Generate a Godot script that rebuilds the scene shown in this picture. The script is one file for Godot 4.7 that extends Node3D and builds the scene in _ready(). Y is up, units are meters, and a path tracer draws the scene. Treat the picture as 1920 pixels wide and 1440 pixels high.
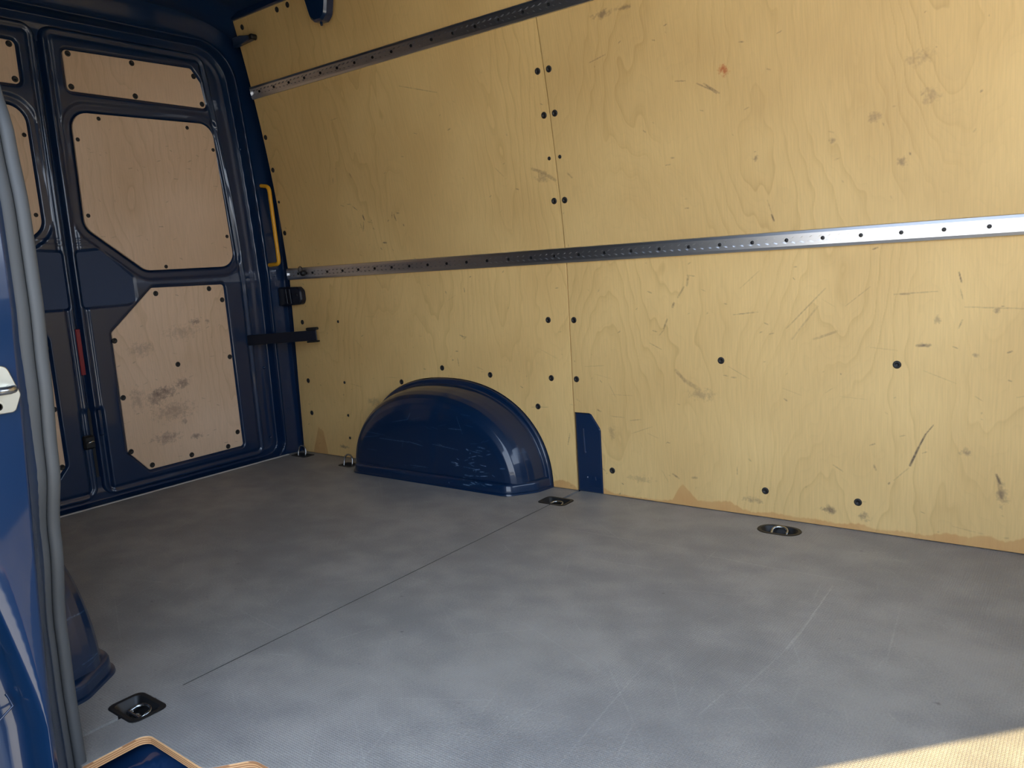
extends Node3D

# Axes: x runs from the rear doors (0) to the front of the van, y is up from the load floor,
# z runs from the lined far side wall (0) to the open side door (1.7). Metres.

var M := {}
var taken := {}
var fine := FastNoiseLite.new()

# ------------------------------------------------------------------ mesh helpers
class Builder:
	var st := SurfaceTool.new()
	var group := -1
	func _init() -> void:
		st.begin(Mesh.PRIMITIVE_TRIANGLES)
	func tri(a: Vector3, b: Vector3, c: Vector3, hint: Vector3) -> void:
		var n := (c - a).cross(b - a)
		st.set_smooth_group(group)
		if n.dot(hint) < 0.0:
			st.add_vertex(a); st.add_vertex(c); st.add_vertex(b)
		else:
			st.add_vertex(a); st.add_vertex(b); st.add_vertex(c)
	func quad(a: Vector3, b: Vector3, c: Vector3, d: Vector3, hint: Vector3) -> void:
		tri(a, b, c, hint); tri(a, c, d, hint)
	# closed box with chamfered edges
	func box(c: Vector3, s: Vector3, bevel := 0.0, basis := Basis()) -> void:
		var h := s * 0.5
		var b := minf(bevel, minf(h.x, minf(h.y, h.z)) * 0.9)
		for axis in 3:
			for side in [-1.0, 1.0]:
				var n := Vector3.ZERO
				n[axis] = side
				var u := (axis + 1) % 3
				var v := (axis + 2) % 3
				var q: Array[Vector3] = []
				for k in [[-1, -1], [1, -1], [1, 1], [-1, 1]]:
					var p := Vector3.ZERO
					p[axis] = h[axis] * side
					p[u] = (h[u] - b) * k[0]
					p[v] = (h[v] - b) * k[1]
					q.append(c + basis * p)
				quad(q[0], q[1], q[2], q[3], basis * n)
		if b <= 0.0:
			return
		for axis in 3:
			var u := (axis + 1) % 3
			var v := (axis + 2) % 3
			for su in [-1.0, 1.0]:
				for sv in [-1.0, 1.0]:
					var q: Array[Vector3] = []
					for k in [[-1, 0], [1, 0], [1, 1], [-1, 1]]:
						var p := Vector3.ZERO
						p[axis] = (h[axis] - b) * k[0]
						p[u] = (h[u] - (b if k[1] == 0 else 0.0)) * su
						p[v] = (h[v] - (b if k[1] == 1 else 0.0)) * sv
						q.append(c + basis * p)
					var n := Vector3.ZERO
					n[u] = su; n[v] = sv
					quad(q[0], q[1], q[2], q[3], basis * n)
		for sx in [-1.0, 1.0]:
			for sy in [-1.0, 1.0]:
				for sz in [-1.0, 1.0]:
					var s3 := Vector3(sx, sy, sz)
					tri(c + basis * (Vector3(h.x, h.y - b, h.z - b) * s3), c + basis * (Vector3(h.x - b, h.y, h.z - b) * s3), c + basis * (Vector3(h.x - b, h.y - b, h.z) * s3), basis * s3)
	# a flat outline pushed out along n, its front edge chamfered
	func slab(poly: PackedVector2Array, o: Vector3, u: Vector3, v: Vector3, n: Vector3, front: float, back: float, bevel := 0.0) -> void:
		var area := 0.0
		for i in poly.size():
			area += poly[i].cross(poly[(i + 1) % poly.size()])
		var turn := 1.0 if area > 0.0 else -1.0
		var inner := poly.duplicate()
		if bevel > 0.0:
			for i in poly.size():
				var e1 := (poly[i] - poly[i - 1]).normalized()
				var e2 := (poly[(i + 1) % poly.size()] - poly[i]).normalized()
				var m := Vector2(-e1.y, e1.x) + Vector2(-e2.y, e2.x)
				inner[i] = poly[i] + m.normalized() * (turn * bevel / maxf(0.5, m.length() * 0.5))
		var put := func(p: Vector2, t: float) -> Vector3: return o + u * p.x + v * p.y + n * t
		var ids := Geometry2D.triangulate_polygon(inner)
		if ids.is_empty():
			push_error("outline could not be filled")
		for i in range(0, ids.size(), 3):
			tri(put.call(inner[ids[i]], front), put.call(inner[ids[i + 1]], front), put.call(inner[ids[i + 2]], front), n)
		ids = Geometry2D.triangulate_polygon(poly)
		for i in range(0, ids.size(), 3):
			tri(put.call(poly[ids[i]], back), put.call(poly[ids[i + 1]], back), put.call(poly[ids[i + 2]], back), -n)
		for i in poly.size():
			var j := (i + 1) % poly.size()
			var e := poly[j] - poly[i]
			var out2 := Vector2(e.y, -e.x) * turn
			var hint := u * out2.x + v * out2.y
			quad(put.call(poly[i], back), put.call(poly[j], back), put.call(poly[j], front - bevel), put.call(poly[i], front - bevel), hint)
			if bevel > 0.0:
				quad(put.call(poly[i], front - bevel), put.call(poly[j], front - bevel), put.call(inner[j], front), put.call(inner[i], front), hint.normalized() + n)
	# round bar along a path
	func tube(path: PackedVector3Array, r: float, seg := 12, caps := true, flat := 1.0, lean := Vector3.UP) -> void:
		var rings: Array[PackedVector3Array] = []
		for i in path.size():
			var d := (path[mini(i + 1, path.size() - 1)] - path[maxi(i - 1, 0)]).normalized()
			var s := d.cross(lean)
			if s.length() < 0.05:
				s = d.cross(Vector3.RIGHT)
			s = s.normalized()
			var t := s.cross(d).normalized()
			var ring := PackedVector3Array()
			for k in seg:
				var a := TAU * k / seg
				ring.append(path[i] + s * cos(a) * r + t * sin(a) * r * flat)
			rings.append(ring)
		group = 1
		for i in path.size() - 1:
			for k in seg:
				var l := (k + 1) % seg
				var mid := (rings[i][k] + rings[i + 1][l]) * 0.5 - (path[i] + path[i + 1]) * 0.5
				quad(rings[i][k], rings[i][l], rings[i + 1][l], rings[i + 1][k], mid)
		group = -1
		if caps:
			for e in [0, path.size() - 1]:
				var away: Vector3 = path[e] - path[1 if e == 0 else path.size() - 2]
				for k in seg:
					tri(path[e], rings[e][k], rings[e][(k + 1) % seg], away)
	# profile of (radius, height) turned about axis n
	func lathe(profile: PackedVector2Array, o: Vector3, n: Vector3, seg := 14, smooth := true) -> void:
		var u := n.cross(Vector3.UP if absf(n.y) < 0.9 else Vector3.RIGHT).normalized()
		var v := u.cross(n)
		for i in profile.size() - 1:
			group = 10 + i if not smooth else 5
			var p := profile[i]
			var q := profile[i + 1]
			for k in seg:
				var a := TAU * k / seg
				var b := TAU * (k + 1) / seg
				var da := u * cos(a) + v * sin(a)
				var db := u * cos(b) + v * sin(b)
				var e := q - p
				var hint := (da + db) * e.y - n * e.x * 2.0
				if p.x > 1e-5:
					tri(o + da * p.x + n * p.y, o + db * p.x + n * p.y, o + db * q.x + n * q.y, hint)
				if q.x > 1e-5:
					tri(o + da * p.x + n * p.y, o + db * q.x + n * q.y, o + da * q.x + n * q.y, hint)
		group = -1
	func done() -> ArrayMesh:
		st.generate_normals()
		st.index()
		return st.commit()


func numbered(called: String) -> String:
	taken[called] = taken.get(called, -1) + 1
	return called if taken[called] == 0 else "%s_%03d" % [called, taken[called]]

func put_mesh(called: String, mesh: Mesh, mat: Material, parent: Node = self) -> MeshInstance3D:
	var o := MeshInstance3D.new()
	o.name = numbered(called) if parent == self else called
	o.mesh = mesh
	o.material_override = mat
	parent.add_child(o, true)
	return o

func thing(called: String, label: String, category: String, at := Vector3.ZERO, group := "", kind := "") -> Node3D:
	var o := Node3D.new()
	o.name = numbered(called)
	o.position = at
	add_child(o, true)
	tag(o, label, category, group, kind)
	return o

func tag(o: Node, label: String, category: String, group := "", kind := "") -> void:
	o.set_meta("label", label)
	o.set_meta("category", category)
	if group:
		o.set_meta("group", group)
	if kind:
		o.set_meta("kind", kind)

func rounded(corners: PackedVector2Array, r: float, inset := 0.0) -> PackedVector2Array:
	var core := Geometry2D.offset_polygon(corners, -inset, Geometry2D.JOIN_MITER)[0] if inset > 0.0 else corners
	var radii := []
	for p in core:
		radii.append(maxf(r - inset, 0.002))
	return fillet(Array(core), radii, 8)

# rounded corners with a radius for each corner
func fillet(corners: Array, radii: Array, seg := 6) -> PackedVector2Array:
	var out := PackedVector2Array()
	var n := corners.size()
	for i in n:
		var p: Vector2 = corners[i]
		var a: Vector2 = (corners[(i - 1 + n) % n] - p).normalized()
		var b: Vector2 = (corners[(i + 1) % n] - p).normalized()
		var r: float = radii[i]
		if r <= 0.0:
			out.append(p)
			continue
		var half := a.angle_to(b) * 0.5
		var run := r / absf(tan(half))
		var c := p + (a + b).normalized() * (r / absf(sin(half)))
		var s := p + a * run - c
		var e := p + b * run - c
		var sweep := s.angle_to(e)
		for k in seg + 1:
			out.append(c + s.rotated(sweep * k / seg))
	return out

static func sd_poly(p: Vector2, v: PackedVector2Array) -> float:
	var d := (p - v[0]).length_squared()
	var s := 1.0
	var j := v.size() - 1
	for i in v.size():
		var e := v[j] - v[i]
		var w := p - v[i]
		var b := w - e * clampf(w.dot(e) / e.length_squared(), 0.0, 1.0)
		d = minf(d, b.length_squared())
		var c1 := p.y >= v[i].y
		var c2 := p.y < v[j].y
		var c3 := e.x * w.y > e.y * w.x
		if (c1 and c2 and c3) or not (c1 or c2 or c3):
			s = -s
		j = i
	return s * sqrt(d)

# smooth sheet from a grid of points; INF points are left out
func sheet(nu: int, nv: int, f: Callable, flip := false) -> ArrayMesh:
	var v := PackedVector3Array()
	for j in nv + 1:
		for i in nu + 1:
			v.append(f.call(float(i) / nu, float(j) / nv))
	var nrm := PackedVector3Array()
	var w := nu + 1
	for j in nv + 1:
		for i in nu + 1:
			var c := v[j * w + i]
			var at := func(a: int, b: int) -> Vector3:
				var q := v[clampi(b, 0, nv) * w + clampi(a, 0, nu)]
				return q if is_finite(q.x) else c
			var n: Vector3 = (at.call(i + 1, j) - at.call(i - 1, j)).cross(at.call(i, j + 1) - at.call(i, j - 1))
			n = n.normalized() if is_finite(n.x) and n.length() > 0.0 else Vector3.UP
			nrm.append(-n if flip else n)
	var ids := PackedInt32Array()
	for j in nv:
		for i in nu:
			var a := j * w + i
			var b := a + 1
			var c := a + w + 1
			var d := a + w
			if is_finite(v[a].x) and is_finite(v[b].x) and is_finite(v[c].x) and is_finite(v[d].x):
				if flip:
					ids.append_array([a, b, c, a, c, d])
				else:
					ids.append_array([a, c, b, a, d, c])
	for i in v.size():
		if not is_finite(v[i].x):
			v[i] = v[ids[0]]
	var arr := []
	arr.resize(Mesh.ARRAY_MAX)
	arr[Mesh.ARRAY_VERTEX] = v
	arr[Mesh.ARRAY_NORMAL] = nrm
	arr[Mesh.ARRAY_INDEX] = ids
	var m := ArrayMesh.new()
	m.add_surface_from_arrays(Mesh.PRIMITIVE_TRIANGLES, arr)
	return m

# ------------------------------------------------------------------ surfaces
func plain(color: Color, rough: float, metal := 0.0) -> StandardMaterial3D:
	var m := StandardMaterial3D.new()
	m.albedo_color = color
	m.roughness = rough
	m.metallic = metal
	return m

func noise(freq: float, seed_: int, octaves := 1) -> FastNoiseLite:
	var n := FastNoiseLite.new()
	n.seed = seed_
	n.frequency = freq
	n.noise_type = FastNoiseLite.TYPE_SIMPLEX_SMOOTH
	n.fractal_type = FastNoiseLite.FRACTAL_FBM if octaves > 1 else FastNoiseLite.FRACTAL_NONE
	n.fractal_octaves = octaves
	return n

# stroke of a mark on a picture: sx pixels a metre, v measured from the top
func stroke(im: Image, px: float, top: float, a: Vector2, b: Vector2, width: float, color: Color, strength: float, seed_ := 0) -> void:
	var p := Vector2(a.x, top - a.y) * px
	var q := Vector2(b.x, top - b.y) * px
	var r := maxf(0.7, width * px * 0.5)
	var lo := Vector2(minf(p.x, q.x), minf(p.y, q.y)) - Vector2(r + 2, r + 2)
	var hi := Vector2(maxf(p.x, q.x), maxf(p.y, q.y)) + Vector2(r + 2, r + 2)
	for y in range(maxi(0, int(lo.y)), mini(im.get_height(), int(hi.y) + 1)):
		for x in range(maxi(0, int(lo.x)), mini(im.get_width(), int(hi.x) + 1)):
			var w := Vector2(x + 0.5, y + 0.5)
			var c := Geometry2D.get_closest_point_to_segment(w, p, q)
			var d := w.distance_to(c)
			var t := clampf(1.0 - (d - r * 0.5) / (r * 0.6), 0.0, 1.0)
			var along := c.distance_to(p) / maxf(1.0, p.distance_to(q))
			t *= strength * (0.55 + 0.45 * sin(PI * clampf(along, 0.04, 0.96)))
			t *= clampf((0.75 if strength < 0.6 else 1.0) + 0.8 * fine.get_noise_2d(x * 9.0 + seed_ * 31.0, y * 9.0), 0.0, 1.0)
			if t > 0.004:
				im.set_pixel(x, y, im.get_pixel(x, y).lerp(color, t))

func smudge(im: Image, px: float, top: float, at: Vector2, size: Vector2, color: Color, strength: float, seed_ := 0) -> void:
	var p := Vector2(at.x, top - at.y) * px
	var r := size * px
	for y in range(maxi(0, int(p.y - r.y)), mini(im.get_height(), int(p.y + r.y) + 1)):
		for x in range(maxi(0, int(p.x - r.x)), mini(im.get_width(), int(p.x + r.x) + 1)):
			var d := ((Vector2(x, y) - p) / r).length()
			var t := clampf(1.0 - d, 0.0, 1.0) + 0.55 * fine.get_noise_2d(x * 4.0 + seed_ * 57.0, y * 4.0) + 0.35 * fine.get_noise_2d(x * 12.0, y * 12.0 + seed_ * 13.0) - 0.35
			t = clampf(t * 1.6, 0.0, 1.0) * clampf((1.0 - d) * 3.0, 0.0, 1.0) * strength
			if t > 0.004:
				im.set_pixel(x, y, im.get_pixel(x, y).lerp(color, t))

# rotary-cut birch veneer: flame figure along y, fine fibre, a few blotches. split: x and y where sheets meet
func birch(w: int, h: int, size: Vector2, base: Color, seed_: int, seams: Array) -> Image:
	var flame := noise(1.0, seed_)
	var wave := noise(1.0, seed_ + 1)
	var blot := noise(1.0, seed_ + 2, 2)
	var fibre := noise(1.0, seed_ + 3)
	var bytes := PackedByteArray()
	bytes.resize(w * h * 3)
	var k := 0
	for j in h:
		var y := size.y * (1.0 - (j + 0.5) / h)
		for i in w:
			var x := size.x * (i + 0.5) / w
			var ox := 0.0
			var oy := 0.0
			var tone := 0.0
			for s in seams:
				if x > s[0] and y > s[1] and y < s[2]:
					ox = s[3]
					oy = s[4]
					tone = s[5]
			var fx := x + ox
			var fy := y + oy
			var t := 5.0 * flame.get_noise_2d(fx * 1.9, fy * 0.5) + 1.1 * wave.get_noise_2d(fx * 5.0, fy * 1.7) + 0.22 * wave.get_noise_2d(fx * 22.0, fy * 9.0 + 40.0) + fx * 7.0
			var f := t - floorf(t)
			var strong := clampf(0.55 + 0.9 * wave.get_noise_2d(fx * 2.1 + 90.0, fy * 1.3), 0.0, 1.0)
			var line := exp(-f * 7.0) * clampf(f * 25.0, 0.0, 1.0) * strong
			var g := t * 3.1 - floorf(t * 3.1)
			var thin := exp(-g * 6.0) * clampf(g * 20.0, 0.0, 1.0)
			var b := blot.get_noise_2d(fx * 2.2, fy * 2.0)
			var q := fibre.get_noise_2d(fx * 240.0, fy * 9.0)
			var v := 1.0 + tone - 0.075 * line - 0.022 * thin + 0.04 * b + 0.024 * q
			bytes[k] = clampi(int(base.r8 * v), 0, 255)
			bytes[k + 1] = clampi(int(base.g8 * (v + 0.012 * b - 0.015 * line)), 0, 255)
			bytes[k + 2] = clampi(int(base.b8 * (v + 0.03 * b - 0.05 * line)), 0, 255)
			k += 3
	return Image.create_from_data(w, h, false, Image.FORMAT_RGB8, bytes)

const WALL_W := 3.36
const WALL_H := 1.89
const DARK := Color(0.24, 0.19, 0.16)

func wall_picture() -> Image:
	var w := 1792
	var h := 1008
	var px := w / WALL_W
	# veneer offset per sheet; last value: tone painted in to even out the light
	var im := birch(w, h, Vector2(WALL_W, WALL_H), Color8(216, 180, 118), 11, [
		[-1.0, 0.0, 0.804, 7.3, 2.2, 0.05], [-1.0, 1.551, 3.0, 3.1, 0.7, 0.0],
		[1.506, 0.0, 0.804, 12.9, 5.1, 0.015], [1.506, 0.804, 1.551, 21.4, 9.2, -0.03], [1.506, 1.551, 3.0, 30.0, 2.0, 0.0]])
	# water stain along the foot of the panels
	var xs := [0.0, 0.10, 0.13, 0.15, 0.18, 0.20, 0.40, 1.40, 1.43, 1.47, 1.50, 1.61, 1.64, 1.72, 1.80, 1.86, 1.88, 1.897, 1.92, 1.945, 1.99, 2.05, 2.085, 2.12, 2.18, 2.24, 2.30, 2.36, 2.42, 2.46, 2.52, 2.58, 2.63, 2.68, 2.72, 2.76, 2.80, 3.36]
	var hs := [0.0, 0.008, 0.08, 0.125, 0.11, 0.008, 0.004, 0.02, 0.034, 0.03, 0.014, 0.026, 0.012, 0.010, 0.010, 0.016, 0.055, 0.074, 0.052, 0.026, 0.030, 0.038, 0.020, 0.014, 0.022, 0.018, 0.020, 0.016, 0.024, 0.014, 0.020, 0.017, 0.032, 0.028, 0.040, 0.028, 0.046, 0.04]
	for i in w:
		var x := i / px
		var s := 0
		while s < xs.size() - 2 and xs[s + 1] < x:
			s += 1
		var top: float = lerpf(hs[s], hs[s + 1], clampf((x - xs[s]) / (xs[s + 1] - xs[s]), 0.0, 1.0)) + 0.004 * fine.get_noise_1d(i * 6.0)
		for j in range(int((WALL_H - top) * px), h):
			var y := WALL_H - j / px
			var edge := clampf((top - y) / 0.004, 0.0, 1.0)
			im.set_pixel(i, mini(j, h - 1), im.get_pixel(i, mini(j, h - 1)).lerp(Color8(196, 142, 84), 0.62 * edge + 0.2 * edge * fine.get_noise_2d(x * 500.0, y * 500.0)))
	var R := RandomNumberGenerator.new()
	R.seed = 5
	# gouges, scuffs and dents where they stand
	for a in [
		[2.596, 0.311, 2.578, 0.285, 0.003, 0.75], [2.578, 0.285, 2.562, 0.248, 0.0045, 0.95], [2.562, 0.248, 2.543, 0.199, 0.006, 1.0], [2.540, 0.192, 2.505, 0.155, 0.003, 0.28], [2.494, 0.146, 2.492, 0.143, 0.005, 0.7],
		[2.737, 0.196, 2.745, 0.175, 0.006, 0.8], [2.742, 0.185, 2.750, 0.140, 0.012, 0.35], [2.745, 0.16, 2.752, 0.130, 0.008, 0.3],
		[2.646, 0.697, 2.652, 0.672, 0.004, 0.7], [2.650, 0.655, 2.655, 0.632, 0.003, 0.4], [2.655, 0.58, 2.648, 0.56, 0.004, 0.35],
		[2.19, 0.875, 2.196, 0.858, 0.005, 0.75], [2.180, 0.915, 2.19, 0.88, 0.003, 0.3],
		[2.0, 1.25, 2.04, 1.226, 0.004, 0.5], [2.02, 1.246, 2.062, 1.214, 0.005, 0.6], [2.03, 1.236, 2.055, 1.214, 0.004, 0.5], [1.936, 1.267, 1.968, 1.262, 0.003, 0.5],
		[1.668, 1.366, 1.726, 1.378, 0.003, 0.45], [1.935, 0.715, 1.93, 0.69, 0.008, 0.4], [1.932, 0.72, 1.955, 0.716, 0.004, 0.4], [1.92, 0.685, 1.90, 0.655, 0.006, 0.4], [1.886, 0.637, 1.882, 0.626, 0.008, 0.6], [1.862, 0.588, 1.85, 0.56, 0.006, 0.5], [1.85, 0.556, 1.835, 0.54, 0.004, 0.3],
		[1.80, 0.515, 1.84, 0.495, 0.003, 0.35], [1.886, 0.43, 1.915, 0.40, 0.012, 0.35], [1.915, 0.40, 1.96, 0.375, 0.016, 0.25], [2.072, 0.600, 2.145, 0.607, 0.003, 0.4],
		[2.225, 0.56, 2.33, 0.668, 0.004, 0.35], [2.24, 0.53, 2.31, 0.62, 0.006, 0.22], [2.30, 0.53, 2.36, 0.552, 0.008, 0.28], [2.50, 0.647, 2.60, 0.652, 0.003, 0.35], [2.515, 0.648, 2.535, 0.647, 0.006, 0.4], [2.555, 0.515, 2.585, 0.517, 0.008, 0.55],
		[2.66, 0.612, 2.80, 0.605, 0.004, 0.25], [2.35, 0.18, 2.375, 0.165, 0.004, 0.3], [2.455, 0.19, 2.46, 0.178, 0.006, 0.4], [2.337, 0.06, 2.345, 0.045, 0.014, 0.5], [2.67, 0.255, 2.668, 0.25, 0.012, 0.35],
		[1.60, 0.29, 1.612, 0.284, 0.006, 0.5], [1.65, 0.272, 1.70, 0.270, 0.002, 0.35], [1.72, 0.262, 1.76, 0.268, 0.003, 0.4], [1.865, 0.10, 1.885, 0.088, 0.006, 0.5], [1.93, 0.095, 1.945, 0.097, 0.008, 0.4], [2.075, 0.145, 2.075, 0.122, 0.002, 0.6],
		[1.60, 0.098, 1.62, 0.082, 0.004, 0.4], [1.34, 0.13, 1.345, 0.155, 0.0025, 0.6], [1.475, 0.16, 1.485, 0.20, 0.003, 0.6], [1.40, 0.287, 1.33, 0.283, 0.002, 0.4],
		[0.577, 1.012, 0.582, 0.995, 0.007, 0.85], [0.575, 0.985, 0.568, 0.955, 0.006, 0.45], [0.60, 0.985, 0.625, 0.98, 0.003, 0.4], [0.555, 0.985, 0.565, 0.95, 0.004, 0.4],
		[0.748, 1.0, 0.755, 0.978, 0.006, 0.6], [0.763, 1.005, 0.776, 1.004, 0.006, 0.5], [0.74, 1.01, 0.735, 0.99, 0.004, 0.5], [0.79, 0.96, 0.792, 0.955, 0.006, 0.6], [0.668, 0.90, 0.685, 0.898, 0.006, 0.8], [0.65, 0.88, 0.655, 0.874, 0.005, 0.7],
		[0.53, 1.05, 0.55, 1.035, 0.005, 0.5], [0.50, 1.062, 0.52, 1.06, 0.004, 0.4], [0.46, 1.062, 0.48, 1.055, 0.004, 0.35], [0.44, 1.15, 0.445, 1.17, 0.004, 0.5], [0.545, 1.175, 0.55, 1.16, 0.005, 0.5],
		[0.89, 1.437, 1.06, 1.386, 0.003, 0.4], [0.50, 1.38, 0.54, 1.383, 0.003, 0.3], [1.41, 1.09, 1.46, 1.07, 0.012, 0.4], [1.47, 1.06, 1.495, 1.045, 0.012, 0.35], [1.26, 1.11, 1.29, 1.08, 0.003, 0.3], [1.545, 1.06, 1.56, 1.045, 0.006, 0.4],
		[1.056, 0.71, 1.058, 0.695, 0.004, 0.5], [0.964, 0.70, 0.97, 0.692, 0.006, 0.4], [1.03, 0.53, 1.05, 0.53, 0.005, 0.4], [1.0, 0.45, 1.005, 0.42, 0.003, 0.5], [1.09, 0.42, 1.12, 0.41, 0.003, 0.3], [0.66, 0.21, 0.67, 0.20, 0.004, 0.4]]:
		stroke(im, px, WALL_H, Vector2(a[0], a[1]), Vector2(a[2], a[3]), a[4], DARK, a[5] * 0.8, int(a[0] * 100))
	for a in [[1.73, 1.487, 0.05, 0.018, 0.5], [1.80, 1.488, 0.04, 0.010, 0.45], [2.58, 1.12, 0.035, 0.03, 0.25], [2.56, 1.21, 0.05, 0.03, 0.22], [2.153, 1.03, 0.012, 0.012, 0.5], [2.354, 1.05, 0.012, 0.014, 0.4], [2.517, 0.975, 0.02, 0.02, 0.4], [2.457, 1.09, 0.03, 0.02, 0.3], [2.568, 0.516, 0.02, 0.012, 0.6], [2.686, 0.494, 0.012, 0.01, 0.4], [2.726, 0.605, 0.012, 0.012, 0.45], [2.6, 0.585, 0.014, 0.025, 0.3], [2.337, 0.05, 0.03, 0.02, 0.6], [2.43, 0.045, 0.03, 0.02, 0.4], [2.67, 0.245, 0.025, 0.014, 0.4], [2.75, 0.145, 0.02, 0.05, 0.35], [1.45, 1.06, 0.05, 0.03, 0.3], [0.31, 0.048, 0.05, 0.012, 0.55], [0.42, 0.032, 0.03, 0.010, 0.4], [1.65, 0.22, 0.02, 0.04, 0.2], [1.75, 0.07, 0.08, 0.02, 0.2], [2.12, 0.05, 0.05, 0.015, 0.35], [1.97, 0.36, 0.07, 0.03, 0.25], [0.52, 0.26, 0.06, 0.03, 0.25]]:
		smudge(im, px, WALL_H, Vector2(a[0], a[1]), Vector2(a[2], a[3]), Color8(92, 76, 62), a[4], int(a[0] * 77))
	smudge(im, px, WALL_H, Vector2(2.08, 1.272), Vector2(0.022, 0.028), Color8(168, 92, 48), 0.9, 3)
	for k in 260:
		var at := Vector2(R.randf_range(0.08, 3.2), pow(R.randf(), 1.5) * 1.5)
		stroke(im, px, WALL_H, at, at + Vector2(R.randf_range(-0.014, 0.014), R.randf_range(-0.006, 0.006)), R.randf_range(0.0015, 0.005), DARK, R.randf_range(0.12, 0.5), k)
	for k in 40:
		var at := Vector2(R.randf_range(0.2, 3.2), R.randf_range(0.03, 0.7))
		stroke(im, px, WALL_H, at, at + Vector2(R.randf_range(-0.08, 0.08), R.randf_range(-0.05, 0.05)), 0.0015, DARK, R.randf_range(0.08, 0.22), k)
	return im

func door_picture() -> Image:
	var w := 900
	var h := 1000
	var size := Vector2(1.70, 1.89)
	var px := w / size.x
	var im := birch(w, h, size, Color8(218, 186, 154), 41, [[-1.0, 0.0, 0.81, 5.0, 3.0, 0.01], [-1.0, 1.46, 3.0, 9.0, 6.0, 0.0]])
	for a in [[0.48, 0.60, 0.16, 0.06, 0.22], [0.70, 0.36, 0.06, 0.10, 0.3], [0.418, 0.636, 0.05, 0.025, 0.7], [0.365, 0.632, 0.02, 0.02, 0.5], [0.59, 0.37, 0.12, 0.05, 0.7], [0.51, 0.395, 0.07, 0.04, 0.7], [0.63, 0.35, 0.08, 0.06, 0.5], [0.52, 0.24, 0.025, 0.02, 0.6], [0.60, 0.19, 0.12, 0.05, 0.5], [0.475, 0.17, 0.05, 0.025, 0.6], [0.56, 0.29, 0.18, 0.08, 0.35], [0.66, 0.55, 0.10, 0.06, 0.3]]:
		smudge(im, px, size.y, Vector2(a[0], a[1]), Vector2(a[2], a[3]) * 0.8, Color8(88, 70, 66), a[4] * 0.75, int(a[0] * 99))
	var R := RandomNumberGenerator.new()
	R.seed = 8
	for k in 120:
		var at := Vector2(R.randf_range(0.2, 0.8), R.randf_range(0.08, 1.4))
		stroke(im, px, size.y, at, at + Vector2(R.randf_range(-0.02, 0.02), R.randf_range(-0.008, 0.008)), R.randf_range(0.002, 0.004), DARK, R.randf_range(0.1, 0.35), k)
	return im

const FLOOR_W := 3.36
const FLOOR_H := 1.74

func floor_picture() -> Image:
	var w := 1536
	var h := 796
	var px := w / FLOOR_W
	var big := noise(1.0, 3, 3)
	var mid := noise(1.0, 4, 2)
	var grain := noise(1.0, 6, 2)
	var bytes := PackedByteArray()
	bytes.resize(w * h * 3)
	var k := 0
	for j in h:
		var z := (j + 0.5) / px
		for i in w:
			var x := (i + 0.5) / px
			var b := big.get_noise_2d(x * 1.4, z * 2.0)
			var m := mid.get_noise_2d(x * 7.0, z * 9.0)
			var g := grain.get_noise_2d(x * 330.0, z * 260.0)
			# dry dust rubbed into the film, in patches
			var dust := smoothstep(-0.5, 0.6, b + 0.35 * m + 0.45 * g)
			var v := 0.95 + 0.055 * g + 0.035 * m
			bytes[k] = clampi(int((144.0 + 17.0 * dust) * v), 0, 255)
			bytes[k + 1] = clampi(int((140.5 + 15.5 * dust) * v), 0, 255)
			bytes[k + 2] = clampi(int((137.0 + 12.0 * dust) * v), 0, 255)
			k += 3
	var im := Image.create_from_data(w, h, false, Image.FORMAT_RGB8, bytes)
	var light := Color8(218, 212, 202)
	# rows run along +z here, so heights are given as -z
	for a in [[2.12, 0.356, 2.30, 0.362, 0.003, 0.4], [2.26, 0.362, 2.50, 0.358, 0.002, 0.3], [2.456, 0.401, 2.463, 0.651, 0.003, 0.55], [2.463, 0.651, 2.46, 0.762, 0.006, 0.4], [2.46, 0.762, 2.44, 0.95, 0.004, 0.2], [2.43, 0.40, 2.44, 0.5, 0.002, 0.25],
		[2.606, 0.424, 2.636, 0.726, 0.002, 0.25], [2.408, 1.048, 2.42, 0.95, 0.003, 0.3], [1.796, 0.526, 2.1, 0.50, 0.004, 0.16], [1.0, 0.46, 1.5, 0.42, 0.004, 0.12], [1.65, 0.35, 2.1, 0.34, 0.002, 0.3], [2.25, 0.95, 2.28, 1.3, 0.002, 0.25], [1.9, 0.9, 2.3, 1.05, 0.002, 0.18], [1.3, 1.2, 1.5, 1.22, 0.002, 0.2], [1.62, 1.2, 1.66, 1.1, 0.003, 0.3], [1.55, 1.3, 1.6, 1.28, 0.002, 0.3]]:
		stroke(im, px, 0.0, Vector2(a[0], -a[1]), Vector2(a[2], -a[3]), a[4], light, a[5], int(a[0] * 50))
	var R := RandomNumberGenerator.new()
	R.seed = 21
	for n in 520:
		var at := Vector2(R.randf_range(0.1, 3.2), -R.randf_range(0.1, 1.6))
		var turn := R.randf_range(0.0, TAU)
		var long := R.randf_range(0.01, 0.10) if R.randf() < 0.8 else R.randf_range(0.1, 0.35)
		stroke(im, px, 0.0, at, at + Vector2(cos(turn), sin(turn)) * long, 0.0018, light, R.randf_range(0.06, 0.22), n)
	for n in 90:
		smudge(im, px, 0.0, Vector2(R.randf_range(0.1, 3.2), -R.randf_range(0.1, 1.6)), Vector2(R.randf_range(0.002, 0.01), R.randf_range(0.002, 0.008)), Color8(84, 80, 78), R.randf_range(0.3, 0.7), n)
	return im

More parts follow.
